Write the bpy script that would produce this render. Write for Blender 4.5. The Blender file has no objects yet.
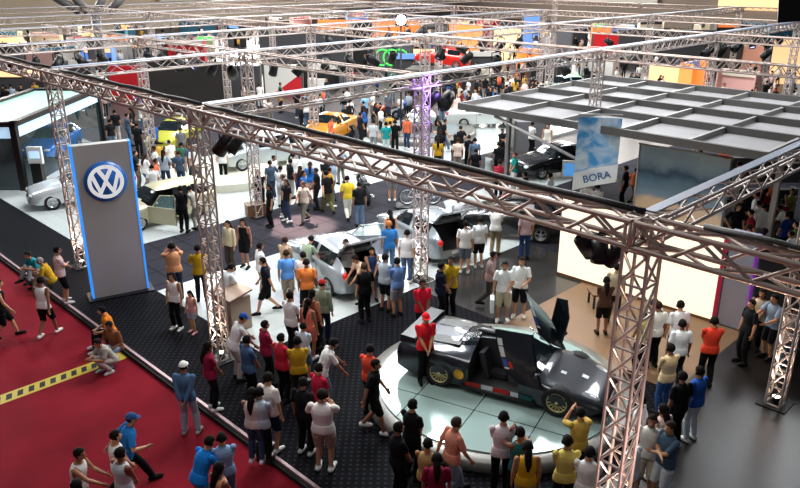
import bpy, bmesh, math, random
import numpy as np
from mathutils import Vector, Matrix, Euler
R = math.radians
SC = bpy.context.scene
COL = SC.collection
rng = random.Random(11)

# ------------------------------------------------------------------ camera
CF, CH = 740.0, 9.3
CT = math.atan(277.0 / 740.0)
_c, _s, _q = math.cos(CT), math.sin(CT), math.sqrt(0.5)
FW = Vector((_q*_c, _q*_c, -_s)); UP = Vector((_q*_s, _q*_s, _c)); RT = Vector((_q, -_q, 0))
cam_d = bpy.data.cameras.new('camera')
cam_d.sensor_fit = 'HORIZONTAL'; cam_d.sensor_width = 36.0
cam_d.lens = 36.0 * CF / 800.0
cam_d.clip_end = 500
cam = bpy.data.objects.new('camera', cam_d); COL.objects.link(cam)
cam.location = (0, 0, CH)
cam.rotation_euler = Matrix((RT, UP, -FW)).transposed().to_euler()
SC.camera = cam
SC.view_settings.view_transform = 'Standard'
SC.view_settings.look = 'None'
SC.view_settings.gamma = 1.0
SC.view_settings.exposure = 0.0
SC.view_settings.use_curve_mapping = False

def G(px, py, z=0.0):
    """point of the hall at height z that the photograph shows at this pixel"""
    d = FW + RT*((px-400)/CF) + UP*((244-py)/CF)
    t = (z-CH)/d.z
    return Vector((d.x*t, d.y*t, z))

# ------------------------------------------------------------------ materials
def lin(c):
    return c/12.92 if c <= 0.04045 else ((c+0.055)/1.055)**2.4
def hx(s):
    s = s.lstrip('#'); return tuple(lin(int(s[i:i+2], 16)/255.0) for i in (0, 2, 4)) + (1.0,)
MATS = {}
def mat(name, color, rough=0.6, metal=0.0, emit=None, estr=0.0, alpha=1.0, noise=0.0, nscale=6.0, coat=0.0, trans=0.0):
    if name in MATS: return MATS[name]
    m = bpy.data.materials.new(name); m.use_nodes = True
    nt = m.node_tree; b = nt.nodes['Principled BSDF']
    c = hx(color) if isinstance(color, str) else tuple(color)
    b.inputs['Base Color'].default_value = c
    b.inputs['Roughness'].default_value = rough
    if rough >= .85: b.inputs['Specular IOR Level'].default_value = .15
    b.inputs['Metallic'].default_value = metal
    b.inputs['Coat Weight'].default_value = coat
    b.inputs['Transmission Weight'].default_value = trans
    if alpha < 1: b.inputs['Alpha'].default_value = alpha
    if emit:
        b.inputs['Emission Color'].default_value = hx(emit); b.inputs['Emission Strength'].default_value = estr
    if noise > 0:
        tc = nt.nodes.new('ShaderNodeTexCoord'); n = nt.nodes.new('ShaderNodeTexNoise'); n.inputs['Scale'].default_value = nscale
        n.inputs['Detail'].default_value = 3
        r = nt.nodes.new('ShaderNodeMapRange'); r.inputs['To Min'].default_value = 1-noise; r.inputs['To Max'].default_value = 1+noise
        mx = nt.nodes.new('ShaderNodeVectorMath'); mx.operation = 'SCALE'; mx.inputs[0].default_value = c[:3]
        nt.links.new(tc.outputs['Object'], n.inputs['Vector']); nt.links.new(n.outputs['Fac'], r.inputs['Value'])
        nt.links.new(r.outputs['Result'], mx.inputs['Scale']); nt.links.new(mx.outputs['Vector'], b.inputs['Base Color'])
    MATS[name] = m
    return m

# ------------------------------------------------------------------ mesh helpers
class MB:
    def __init__(s): s.v = []; s.f = []; s.m = []; s.sm = []
    def quad(s, pts, mi=0, smooth=False):
        n = len(s.v); s.v += [tuple(p) for p in pts]; s.f.append(tuple(range(n, n+len(pts)))); s.m.append(mi); s.sm.append(smooth)
    def box(s, c, d, rot=None, mi=0):
        n = len(s.v); hxx, hy, hz = d[0]/2, d[1]/2, d[2]/2
        for x, y, z in ((-1,-1,-1),(1,-1,-1),(1,1,-1),(-1,1,-1),(-1,-1,1),(1,-1,1),(1,1,1),(-1,1,1)):
            p = Vector((x*hxx, y*hy, z*hz))
            if rot is not None: p = rot @ p
            s.v.append((c[0]+p.x, c[1]+p.y, c[2]+p.z))
        for f in ((0,3,2,1),(4,5,6,7),(0,1,5,4),(1,2,6,5),(2,3,7,6),(3,0,4,7)):
            s.f.append(tuple(n+i for i in f)); s.m.append(mi); s.sm.append(False)
        return s
    def box2(s, a, b, mi=0):
        return s.box(((a[0]+b[0])/2, (a[1]+b[1])/2, (a[2]+b[2])/2), (abs(b[0]-a[0]), abs(b[1]-a[1]), abs(b[2]-a[2])), None, mi)
    def tube(s, pts, r, n=8, mi=0, cap=True, closed=False):
        pts = [Vector(p) for p in pts]; k = len(pts); base = len(s.v)
        rr = r if isinstance(r, (list, tuple)) else [r]*k
        prev = None
        for i, p in enumerate(pts):
            if closed: t = pts[(i+1) % k]-pts[i-1]
            elif i == 0: t = pts[1]-pts[0]
            elif i == k-1: t = pts[-1]-pts[-2]
            else: t = pts[i+1]-pts[i-1]
            t.normalize()
            if prev is None:
                a = Vector((0,0,1)) if abs(t.z) < 0.9 else Vector((1,0,0)); u = t.cross(a).normalized()
            else:
                u = (prev - t*prev.dot(t)).normalized()
            prev = u; w = t.cross(u)
            for j in range(n):
                an = 2*math.pi*j/n; q = p + (u*math.cos(an)+w*math.sin(an))*rr[i]; s.v.append(tuple(q))
        segs = k if closed else k-1
        for i in range(segs):
            i2 = (i+1) % k
            for j in range(n):
                j2 = (j+1) % n
                s.f.append((base+i*n+j, base+i*n+j2, base+i2*n+j2, base+i2*n+j)); s.m.append(mi); s.sm.append(True)
        if cap and not closed:
            s.f.append(tuple(base+j for j in reversed(range(n)))); s.m.append(mi); s.sm.append(False)
            s.f.append(tuple(base+(k-1)*n+j for j in range(n))); s.m.append(mi); s.sm.append(False)
        return s
    def lathe(s, prof, n=24, c=(0,0,0), axis='z', mi=0, smooth=True, cap=True):
        base = len(s.v); k = len(prof)
        for r, h in prof:
            for j in range(n):
                a = 2*math.pi*j/n; x, y = r*math.cos(a), r*math.sin(a)
                if axis == 'z': p = (x, y, h)
                elif axis == 'y': p = (x, h, y)
                else: p = (h, x, y)
                s.v.append((c[0]+p[0], c[1]+p[1], c[2]+p[2]))
        for i in range(k-1):
            for j in range(n):
                j2 = (j+1) % n
                s.f.append((base+i*n+j, base+i*n+j2, base+(i+1)*n+j2, base+(i+1)*n+j)); s.m.append(mi); s.sm.append(smooth)
        if cap and prof[0][0] > 1e-6: s.f.append(tuple(base+j for j in reversed(range(n)))); s.m.append(mi); s.sm.append(False)
        if cap and prof[-1][0] > 1e-6: s.f.append(tuple(base+(k-1)*n+j for j in range(n))); s.m.append(mi); s.sm.append(False)
        return s
    def prism(s, poly, z0, z1, mi=0):
        n = len(s.v); k = len(poly)
        s.v += [(p[0], p[1], z0) for p in poly] + [(p[0], p[1], z1) for p in poly]
        s.f.append(tuple(n+i for i in reversed(range(k)))); s.f.append(tuple(n+k+i for i in range(k)))
        s.m += [mi, mi]; s.sm += [False, False]
        for i in range(k):
            j = (i+1) % k; s.f.append((n+i, n+j, n+k+j, n+k+i)); s.m.append(mi); s.sm.append(False)
        return s
    def ball(s, c, r, n=12, mi=0, rot=None):
        rx, ry, rz = r if isinstance(r, (tuple, list)) else (r, r, r)
        base = len(s.v); m = n//2
        for i in range(m+1):
            th = math.pi*i/m
            for j in range(n):
                a = 2*math.pi*j/n
                p = Vector((rx*math.sin(th)*math.cos(a), ry*math.sin(th)*math.sin(a), rz*math.cos(th)))
                if rot is not None: p = rot @ p
                s.v.append((c[0]+p.x, c[1]+p.y, c[2]+p.z))
        for i in range(m):
            for j in range(n):
                j2 = (j+1) % n
                s.f.append((base+i*n+j, base+(i+1)*n+j, base+(i+1)*n+j2, base+i*n+j2)); s.m.append(mi); s.sm.append(True)
        return s
    def mesh(s, name, mats):
        me = bpy.data.meshes.new(name); me.from_pydata(s.v, [], s.f)
        for m in (mats if isinstance(mats, (list, tuple)) else [mats]): me.materials.append(m)
        me.polygons.foreach_set('material_index', s.m); me.polygons.foreach_set('use_smooth', s.sm)
        me.validate(); me.update(); return me
    def build(s, name, mats, parent=None, loc=None, rot=None):
        o = bpy.data.objects.new(name, s.mesh(name, mats)); COL.objects.link(o)
        if parent is not None: o.parent = parent
        if loc is not None: o.location = loc
        if rot is not None: o.rotation_euler = rot
        return o

def empty(name, loc=(0,0,0), rz=0.0):
    o = bpy.data.objects.new(name, None); COL.objects.link(o); o.location = loc; o.rotation_euler = (0, 0, rz)
    o.empty_display_size = 0.1
    return o
def tag(o, label, cat, group=None, kind=None):
    if label: o['label'] = label
    if cat: o['category'] = cat
    if group: o['group'] = group
    if kind: o['kind'] = kind
    return o
def struct(name, mb, mats, label=None):
    o = mb.build(name, mats); o['kind'] = 'structure'
    if label: o['label'] = label
    return o
def copy_tree(o, parent=None):
    c = o.copy(); COL.objects.link(c)
    if parent is not None: c.parent = parent
    for ch in list(o.children): copy_tree(ch, c)
    return c
def evaluated(o):
    dg = bpy.context.evaluated_depsgraph_get(); dg.update()
    return bpy.data.meshes.new_from_object(o.evaluated_get(dg), depsgraph=dg)
def text_mesh(body, size, extrude=0.004, bold=0.0):
    cu = bpy.data.curves.new('lettering', 'FONT'); cu.body = body; cu.size = size; cu.extrude = extrude; cu.offset = bold
    cu.align_x = 'CENTER'; cu.align_y = 'CENTER'
    o = bpy.data.objects.new('lettering', cu); COL.objects.link(o); me = evaluated(o)
    bpy.data.objects.remove(o); return me
# ------------------------------------------------------------------ people
# every pose is a skeleton of tapered limbs grown into ONE continuous skin; clothes, hair and shoes are layers of their own over it
def ik(a, b, l1, l2, hint):
    a, b = Vector(a), Vector(b); d = b-a; L = d.length
    mx = (l1+l2)*0.995
    if L > mx: b = a+d*(mx/L); d = b-a; L = mx
    x = (l1*l1-l2*l2+L*L)/(2*L); h = math.sqrt(max(l1*l1-x*x, 0)); u = d/L
    p = Vector(hint); p = p-u*p.dot(u)
    if p.length < 1e-5: p = Vector((0,-1,0))
    return a+u*x+p.normalized()*h, b

POSES = {}
def pose(name, lw=None, rw=None, le=(-0.6,-0.8,-0.3), re=(0.6,-0.8,-0.3), la=(-0.11,0.0,0.085), ra=(0.11,0.0,0.085),
         pel=(0,0,0.93), lean=0.0, turn=0.0, head=(0,0), lk=(0,1,0), rk=(0,1,0), spread=0.0):
    POSES[name] = dict(lw=lw or (-0.25,0.05,0.80), rw=rw or (0.25,0.05,0.80), le=le, re=re, la=la, ra=ra, pel=pel, lean=lean, turn=turn, head=head, lk=lk, rk=rk)
pose('stand')
pose('stand2', la=(-0.13,0.06,0.085), ra=(0.12,-0.04,0.085), rw=(0.24,0.10,0.84), lw=(-0.26,0.0,0.81), head=(8,15))
pose('crossed', lw=(0.10,0.24,1.12), rw=(-0.11,0.22,1.14), le=(-0.9,-0.1,-0.6), re=(0.9,-0.1,-0.6), la=(-0.14,0,0.085), ra=(0.14,0.04,0.085))
pose('folded', lw=(-0.035,0.22,0.90), rw=(0.035,0.23,0.92), le=(-1,-0.3,0), re=(1,-0.3,0))
pose('behind', lw=(-0.05,-0.20,0.90), rw=(0.05,-0.21,0.93), le=(-1,-0.2,0), re=(1,-0.2,0), la=(-0.13,0,0.085), ra=(0.15,0.05,0.085))
pose('photo', lw=(-0.07,0.30,1.50), rw=(0.08,0.30,1.51), le=(-0.6,0.1,-1), re=(0.6,0.1,-1), head=(0,0))
pose('walk', la=(-0.09,0.30,0.10), ra=(0.09,-0.30,0.16), lw=(-0.25,-0.18,0.84), rw=(0.25,0.24,0.90), pel=(0,0,0.90), lean=5)
pose('walk2', la=(-0.09,-0.24,0.14), ra=(0.09,0.24,0.09), lw=(-0.24,0.22,0.92), rw=(0.25,-0.14,0.83), pel=(0,0,0.91), lean=4)
pose('stride', la=(-0.10,0.42,0.10), ra=(0.10,-0.44,0.20), lw=(-0.27,-0.25,0.92), rw=(0.25,0.32,1.02), pel=(0,0,0.85), lean=14)
pose('hip', rw=(0.21,0.06,0.98), re=(1,-0.5,0), lw=(-0.25,0.04,0.80), la=(-0.15,0.02,0.085), ra=(0.14,0.0,0.085))
pose('hips', rw=(0.20,0.05,0.99), re=(1,-0.5,0), lw=(-0.20,0.05,0.99), le=(-1,-0.5,0), la=(-0.16,0.02,0.085), ra=(0.16,0.0,0.085))
pose('lean', lean=24, lw=(-0.22,0.50,0.86), rw=(0.20,0.46,0.80), pel=(0,-0.06,0.92), head=(14,0))
pose('bend', lean=48, lw=(-0.18,0.62,0.72), rw=(0.16,0.66,0.76), pel=(0,-0.14,0.90), head=(10,0), la=(-0.13,-0.04,0.085))
pose('face', rw=(0.05,0.20,1.42), re=(0.5,0.2,-1), lw=(-0.06,0.24,1.12), le=(-1,-0.1,-0.5))
pose('point', rw=(0.22,0.55,1.30), re=(0.3,0,-1), lw=(-0.25,0.06,0.82), la=(-0.12,0.08,0.085))
pose('reach', rw=(0.18,0.50,1.12), re=(0.4,-0.2,-1), lw=(-0.16,0.42,1.08), le=(-0.4,-0.2,-1), lean=8)
pose('sit', pel=(0,0,0.45), la=(-0.15,0.44,0.085), ra=(0.14,0.47,0.085), lw=(-0.14,0.32,0.58), rw=(0.14,0.34,0.57), lean=12)
pose('sitlow', pel=(0,0,0.21), la=(-0.17,0.50,0.085), ra=(0.16,0.54,0.085), lw=(-0.12,0.42,0.46), rw=(0.12,0.44,0.45), lean=22, lk=(0,0.5,1), rk=(0,0.5,1))
pose('crouch', pel=(0,-0.10,0.32), la=(-0.14,0.06,0.085), ra=(0.15,0.14,0.085), lw=(-0.08,0.46,0.52), rw=(0.08,0.48,0.54), lean=30, lk=(0,0.8,0.6), rk=(0,0.8,0.6))
pose('bag', rw=(0.27,0.04,0.82), lw=(-0.10,0.26,1.02), la=(-0.14,0.0,0.085), ra=(0.13,0.05,0.085), le=(-1,-0.3,-0.4))
pose('carry', rw=(0.02,0.33,1.15), re=(1,-0.2,-1), lw=(-0.02,0.30,1.05), le=(-1,-0.2,-1))

def skeleton(p):
    """list of (region, a, b, ra, rb, sx, sy)"""
    S = []
    pel = Vector(p['pel']); M = Matrix.Rotation(-R(p['lean']), 3, 'X') @ Matrix.Rotation(R(p['turn']), 3, 'Z')
    def T(x, y, z): return pel + M @ Vector((x, y, z-0.93))
    lean = R(p['lean'])
    nod, trn = p['head']
    hipL, hipR = pel+Vector((-0.09,0,-0.01)), pel+Vector((0.09,0,-0.01))
    shL, shR = T(-0.185,-0.01,1.405), T(0.185,-0.01,1.405)
    chest, waist = T(0,0,1.28), T(0,0,1.08)
    neck0, neck1 = T(0,-0.01,1.42), T(0,0.01,1.54)
    HM = Matrix.Rotation(-R(nod+p['lean']*0.35), 3, 'X') @ Matrix.Rotation(R(trn), 3, 'Z')
    hc = neck1 + HM @ Vector((0,0.02,0.075))
    return dict(pel=pel, M=M, T=T, hipL=hipL, hipR=hipR, shL=shL, shR=shR, chest=chest, waist=waist, neck0=neck0, neck1=neck1, HM=HM, hc=hc)

def add_seg(L, reg, a, b, ra, rb, n=10):
    L.append((reg, Vector(a), Vector(b), ra, rb))

PCACHE = {}
def body_of(pname):
    if pname in PCACHE: return PCACHE[pname]
    p = POSES[pname]; K = skeleton(p); T = K['T']; M = K['M']; HM = K['HM']; hc = K['hc']
    segs = []; mb = MB()
    def S(reg, a, b, ra, rb): segs.append((reg, Vector(a), Vector(b), ra, rb))
    # torso: stacked ellipsoids, closed, unified by the remesh
    tor = [(0.90,0.165,0.120),(0.98,0.168,0.118),(1.06,0.150,0.108),(1.14,0.152,0.110),(1.22,0.165,0.118),(1.30,0.175,0.122),(1.37,0.165,0.108)]
    base = len(mb.v); n = 16
    rings = [(0.84,0.10,0.08)]+tor+[(1.425,0.115,0.080),(1.455,0.06,0.055)]
    for z, rx, ry in rings:
        for j in range(n):
            a = 2*math.pi*j/n; mb.v.append(tuple(T(rx*math.cos(a), ry*math.sin(a)-0.005, z)))
    for i in range(len(rings)-1):
        for j in range(n):
            j2 = (j+1) % n; mb.f.append((base+i*n+j, base+i*n+j2, base+(i+1)*n+j2, base+(i+1)*n+j)); mb.m.append(0); mb.sm.append(True)
    mb.f.append(tuple(base+j for j in reversed(range(n)))); mb.f.append(tuple(base+(len(rings)-1)*n+j for j in range(n))); mb.m += [0,0]; mb.sm += [False]*2
    S('torso', T(0,0,0.96), T(0,0,1.38), 0.14, 0.13)
    def limb(reg, pts, rs):
        # tapered tube with rounded ends
        a, b = Vector(pts[0]), Vector(pts[-1])
        mb.tube(pts, rs, n=10); mb.ball(a, rs[0], 10); mb.ball(b, rs[-1], 10)
        for i in range(len(pts)-1): S(reg, pts[i], pts[i+1], rs[i], rs[i+1])
    limb('neck', [K['neck0'], K['neck1']], [0.058, 0.054])
    # head: skull, jaw, nose, ears, brow
    mb.ball(hc+HM@Vector((0,-0.012,0.025)), (0.077,0.095,0.092), 16, rot=HM)
    mb.ball(hc+HM@Vector((0,0.018,-0.035)), (0.060,0.075,0.078), 14, rot=HM)
    mb.ball(hc+HM@Vector((0,0.098,-0.018)), (0.014,0.020,0.024), 8, rot=HM)
    mb.ball(hc+HM@Vector((0,0.086,-0.062)), (0.026,0.012,0.012), 8, rot=HM)
    for s in (-1, 1): mb.ball(hc+HM@Vector((s*0.079,-0.005,-0.010)), (0.014,0.022,0.034), 8, rot=HM)
    S('head', hc+HM@Vector((0,0,-0.04)), hc+HM@Vector((0,0,0.04)), 0.08, 0.085)
    for s, sh, w, e, hip, an, kh in ((-1, K['shL'], p['lw'], p['le'], K['hipL'], p['la'], p['lk']), (1, K['shR'], p['rw'], p['re'], K['hipR'], p['ra'], p['rk'])):
        el, wr = ik(sh, w, 0.285, 0.25, e)
        limb('uarm', [sh, sh.lerp(el, .5), el], [0.050, 0.045, 0.038])
        limb('farm', [el, el.lerp(wr, .4), wr], [0.040, 0.038, 0.026])
        d = (wr-el).normalized()
        side = d.cross(Vector((s, 0, 0))); side = side.normalized() if side.length > 0.2 else Vector((0, 1, 0))
        # palm plane spans d and side; thumb leaves on the +side edge
        palm = wr+d*0.085; nrm = d.cross(side).normalized()
        RM = Matrix((side, nrm, d)).transposed()
        mb.ball(wr+d*0.048, (0.040, 0.020, 0.058), 10, rot=RM); S('hand', wr+d*0.03, palm, 0.035, 0.035)
        for k, (off, ln) in enumerate(((0.030, 0.070), (0.010, 0.080), (-0.010, 0.074), (-0.029, 0.058))):
            r0 = wr+d*0.080+side*off; m1 = r0+d*ln*0.5-nrm*s*0.006*1; cu = (d*0.8-nrm*s*0.6).normalized(); t1 = m1+cu*ln*0.5
            mb.tube([r0-d*0.02, r0, m1, t1], [0.0105, 0.0105, 0.0098, 0.0085], n=6); S('hand', r0, t1, 0.012, 0.01)
        t0 = wr+d*0.025+side*0.028; t1 = t0+(d*0.6+side*0.8).normalized()*0.035; t2 = t1+(d*0.9+side*0.3).normalized()*0.03
        mb.tube([t0, t1, t2], [0.013, 0.0115, 0.0095], n=6); S('hand', t0, t2, 0.014, 0.01)
        kn, ank = ik(hip, an, 0.43, 0.42, kh)
        limb('thigh', [hip, hip.lerp(kn, .45), kn], [0.090, 0.076, 0.055])
        limb('shin', [kn, kn.lerp(ank, .35), ank], [0.054, 0.053, 0.036])
        fd = Vector((s*0.12, 1, 0)).normalized() if pname != 'crouch' else Vector((0, 1, 0))
        heel = ank+Vector((0,-0.045,-0.045)); toe = Vector((ank.x, ank.y, 0))+fd*0.165; toe.z = ank.z-0.055
        mb.tube([heel, ank+fd*0.05+Vector((0,0,-0.040)), toe], [0.040, 0.044, 0.030], n=10); mb.ball(heel, 0.040, 10); mb.ball(toe, (0.036,0.036,0.028), 10)
        mb.ball(ank+Vector((0,0,-0.02)), 0.040, 8)
        S('foot', heel, toe, 0.045, 0.036)
    me = mb.mesh('person_body', MATS['skin'])
    o = bpy.data.objects.new('tmp', me); COL.objects.link(o)
    rm = o.modifiers.new('r', 'REMESH'); rm.mode = 'VOXEL'; rm.voxel_size = 0.0125; rm.use_smooth_shade = True
    sm = o.modifiers.new('s', 'SMOOTH'); sm.factor = 0.5; sm.iterations = 2
    bm_ = evaluated(o); bpy.data.objects.remove(o)
    bm_.name = 'person_body'; bm_.materials.clear(); bm_.materials.append(MATS['skin'])
    nv = len(bm_.vertices); co = np.empty(nv*3); bm_.vertices.foreach_get('co', co); co = co.reshape(-1, 3)
    no = np.empty(nv*3); bm_.vertices.foreach_get('normal', no); no = no.reshape(-1, 3)
    best = np.full(nv, 1e9); reg = np.zeros(nv, int); tt = np.zeros(nv)
    regs = ['torso', 'neck', 'head', 'uarm', 'farm', 'hand', 'thigh', 'shin', 'foot']
    cnt = {}
    for r, a, b, ra, rb in segs:
        A = np.array(a); D = np.array(b)-A; L2 = max(D@D, 1e-9)
        t = np.clip(((co-A)@D)/L2, 0, 1)
        dist = np.linalg.norm(co-(A+t[:, None]*D), axis=1)-(ra+(rb-ra)*t)
        w = dist < best
        k = cnt.get(r, 0); cnt[r] = k+1
        half = (k % 2) if r in ('uarm', 'farm', 'thigh', 'shin') else 0
        tv = (half+t)/2 if r in ('uarm', 'farm', 'thigh', 'shin') else t
        best[w] = dist[w]; reg[w] = regs.index(r); tt[w] = tv[w]
    # torso-frame and head-frame coordinates
    Mi = np.array(M.inverted()); tc = (co-np.array(K['pel']))@Mi.T; tz = tc[:, 2]+0.93
    Hi = np.array(HM.inverted()); hcx = (co-np.array(hc))@Hi.T
    F = np.empty(len(bm_.polygons)*4, int) if all(len(q.vertices) == 4 for q in bm_.polygons[:1]) else None
    faces = [tuple(q.vertices) for q in bm_.polygons]
    bm_.materials.append(MATS['eye_dark']); bm_.materials.append(MATS['lip'])
    isH = (reg == regs.index('head'))
    for q in bm_.polygons:
        c = hcx[list(q.vertices)].mean(axis=0)
        if not isH[q.vertices[0]] or c[1] < 0.05: continue
        if abs(abs(c[0])-0.032) < 0.015 and 0.000 < c[2] < 0.020 : q.material_index = 1
        elif abs(c[0]) < 0.026 and -0.072 < c[2] < -0.054: q.material_index = 2
    D = dict(me=bm_, co=co, no=no, reg=reg, tt=tt, tz=tz, tx=tc[:, 0], h=hcx, faces=faces, regs=regs, K=K, low=float(co[:, 2].min()), high=float(co[:, 2].max()), layers={})
    PCACHE[pname] = D
    return D

def layer(pname, kind):
    D = body_of(pname)
    if kind in D['layers']: return D['layers'][kind]
    reg, tt, tz, h, co, no = D['reg'], D['tt'], D['tz'], D['h'], D['co'], D['no']
    I = {n: i for i, n in enumerate(D['regs'])}
    is_ = lambda n: reg == I[n]
    off = np.full(len(co), 0.010)
    seated = POSES[pname]['pel'][2] < 0.6
    up = is_('torso') | (is_('uarm') & (tt < 0.12)) | (is_('neck') & (tz < 1.455))
    if kind == 'tshirt': m = (up & (tz > 0.885)) | (is_('uarm') & (tt < 0.80)) | (is_('thigh') & (tt < 0.22) & (tz > 0.86)); off[:] = 0.016; ua = is_('uarm'); off[ua] = 0.010+0.018*tt[ua]; off[(tz < 1.05) & is_('torso')] = 0.026; off[is_('thigh')] = 0.026
    elif kind == 'longshirt': m = (up & (tz > 0.885)) | is_('uarm') | (is_('farm') & (tt < 0.93)) | (is_('thigh') & (tt < 0.2) & (tz > 0.86)); off[:] = 0.018; off[(tz < 1.05) & is_('torso')] = 0.026; off[is_('thigh')] = 0.026
    elif kind == 'tank': m = (is_('thigh') & (tt < 0.22) & (tz > 0.86)) | (is_('torso') & (tz > 0.885) & (tz < 1.44) & (np.abs(D['tx']) < 0.165)); off[:] = 0.014; off[(tz < 1.05)] = 0.022
    elif kind == 'dress': m = (is_('torso') & (tz < 1.43) & (np.abs(D['tx']) < 0.17)) | (is_('thigh') & (tt < 0.9)); off[:] = 0.016; off[is_('thigh')] = 0.035
    elif kind == 'trousers': m = (is_('torso') & (tz < 0.975)) | is_('thigh') | (is_('shin') & (tt < 0.97)); off[:] = 0.012; off[is_('shin')] = 0.024; off[is_('thigh')] = 0.016
    elif kind == 'shorts': m = (is_('torso') & (tz < 0.975)) | is_('thigh') | (is_('shin') & (tt < 0.06)); off[:] = 0.012; off[is_('thigh') & (tt > 0.3)] = 0.030; off[is_('shin')] = 0.036
    elif kind == 'skirt': m = (is_('torso') & (tz < 0.975)) | (is_('thigh') & (tt < 0.75)); off[:] = 0.012; off[is_('thigh') & (tt > 0.3)] = 0.035
    elif kind[:4] == 'shoe': m = (is_('foot') | (is_('shin') & (tt > 0.97))) & ((co[:, 0] < 0) if kind == 'shoe_l' else (co[:, 0] >= 0)); off[:] = 0.010
    elif kind == 'short_hair': m = is_('head') & ((h[:, 2] > 0.055) | ((h[:, 1] < 0.005) & (h[:, 2] > -0.035)) | ((h[:, 1] < 0.045) & (h[:, 2] > 0.02))); off[:] = 0.013
    elif kind == 'cap': m = is_('head') & (h[:, 2] > 0.030); off[:] = 0.017
    elif kind == 'bald': m = is_('head') & (h[:, 1] < -0.02) & (h[:, 2] > -0.03) & (h[:, 2] < 0.05); off[:] = 0.006
    elif kind == 'long_hair': m = is_('head') & ((h[:, 2] > 0.055) | (h[:, 1] < 0.0) | ((h[:, 1] < 0.045) & (h[:, 2] > 0.0))); off[:] = 0.016
    used = np.zeros(len(co), int)-1; verts = []; faces = []
    P = co+no*off[:, None]
    for f in D['faces']:
        if all(m[i] for i in f):
            q = []
            for i in f:
                if used[i] < 0: used[i] = len(verts); verts.append(tuple(P[i]))
                q.append(int(used[i]))
            faces.append(tuple(q))
    K = D['K']; HM = K['HM']; hc = K['hc']
    mb = MB(); mb.v = verts; mb.f = faces; mb.m = [0]*len(faces); mb.sm = [True]*len(faces)
    if kind == 'cap':
        pk = []
        for k in range(9):
            a = R(20+140*k/8); pk.append(((0.080*math.cos(a), 0.080*math.sin(a)-0.005), (0.088*math.cos(a), 0.105*math.sin(a)+0.055*math.sin(a))))
        for k in range(8):
            a, b = pk[k], pk[k+1]
            for z, fl in ((0.040, 1), (0.032, -1)):
                q = [hc+HM@Vector((a[0][0], a[0][1], z)), hc+HM@Vector((b[0][0], b[0][1], z)), hc+HM@Vector((b[1][0], b[1][1], z-0.012)), hc+HM@Vector((a[1][0], a[1][1], z-0.012))]
                mb.quad(q[::fl], 0, True)
    if kind == 'long_hair':
        a = hc+HM@Vector((0,-0.07,0.02)); b = hc+HM@Vector((0,-0.10,-0.10)); c = K['T'](0,-0.135,1.36); d = K['T'](0,-0.145,1.22)
        mb.tube([a, b, c, d], [0.06, 0.07, 0.06, 0.02], n=10)
    me = mb.mesh('person_'+kind, MATS['cloth_w'])
    D['layers'][kind] = me
    return me

NAMES = dict(tshirt='shirt', longshirt='shirt', tank='tank_top', dress='dress', trousers='trousers', shorts='shorts', skirt='skirt', shoe_l='shoe', shoe_r='shoe', short_hair='hair', long_hair='hair', cap='cap', bald='hair')
def cloth(c):
    k = 'cloth_'+c
    return MATS[k] if k in MATS else mat(k, c, 0.85, noise=0.10, nscale=14)
SKINS = ['#b98562', '#a87453', '#c4926e', '#94634a', '#8a5a42']
def put_mat(o, m):
    o.material_slots[0].link = 'OBJECT'; o.material_slots[0].material = m
NPERSON = [0]
def person(x, y, z, pname, ang, top=('tshirt', '#dddddd'), bot=('trousers', '#202024'), hair=('short_hair', '#14100e'), shoes='#1a1a1a', h=1.72, label=None, group=None, skin=None, girth=1.0, cat='person'):
    D = body_of(pname); sc = h/1.72
    NPERSON[0] += 1
    o = bpy.data.objects.new('person', D['me']); COL.objects.link(o)
    a = R(ang)+R(45)-R(90)           # 0 = back to the camera, 90 = facing picture-left, 180 = facing the camera
    zz = z-D['low']*sc+(0.010*sc) if POSES[pname]['pel'][2] >= 0.3 or pname == 'crouch' else z-D['low']*sc+0.01
    o.location = (x, y, zz); o.rotation_euler = (0, 0, a); o.scale = (sc*girth, sc*girth, sc)
    put_mat(o, MATS['skin_%d' % (skin if skin is not None else (NPERSON[0]*7) % 5)])
    tag(o, label, cat, group)
    for kind, colr in [t_ for t_ in (top, bot, hair, ('shoe_l', shoes), ('shoe_r', shoes)) if t_]:
        if kind is None: continue
        c = bpy.data.objects.new(NAMES[kind], layer(pname, kind)); COL.objects.link(c); c.parent = o
        put_mat(c, cloth(colr))
        if kind == 'cap':
            e = bpy.data.objects.new('hair', layer(pname, 'bald')); COL.objects.link(e); e.parent = o; put_mat(e, cloth('#14100e'))
    return o
mat('eye_dark', '#1c1410', 0.4); mat('lip', '#7d3f36', 0.5); mat('skin', '#a87453', 0.6); mat('cloth_w', '#cccccc', 0.85)
for _i, _c2 in enumerate(SKINS): mat('skin_%d' % _i, _c2, 0.55, noise=0.05)

def foot_of(hxp, hyp, h, base):
    return G(hxp, hyp, base+h)
def base_z(x, y):
    return 0.15 if x > 7.0 else 0.004
# ------------------------------------------------------------------ cars
def pchip(xs, ys, x):
    """smooth monotone interpolation"""
    n = len(xs)
    if x <= xs[0]: return ys[0]
    if x >= xs[-1]: return ys[-1]
    h = [xs[i+1]-xs[i] for i in range(n-1)]; d = [(ys[i+1]-ys[i])/h[i] for i in range(n-1)]
    m = [0.0]*n; m[0], m[-1] = d[0], d[-1]
    for i in range(1, n-1):
        if d[i-1]*d[i] > 0:
            w1, w2 = 2*h[i]+h[i-1], h[i]+2*h[i-1]; m[i] = (w1+w2)/(w1/d[i-1]+w2/d[i])
    i = max(k for k in range(n-1) if xs[k] <= x)
    t = (x-xs[i])/h[i]; t2, t3 = t*t, t*t*t
    return (2*t3-3*t2+1)*ys[i]+(t3-2*t2+t)*h[i]*m[i]+(-2*t3+3*t2)*ys[i+1]+(t3-t2)*h[i]*m[i+1]

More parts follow.
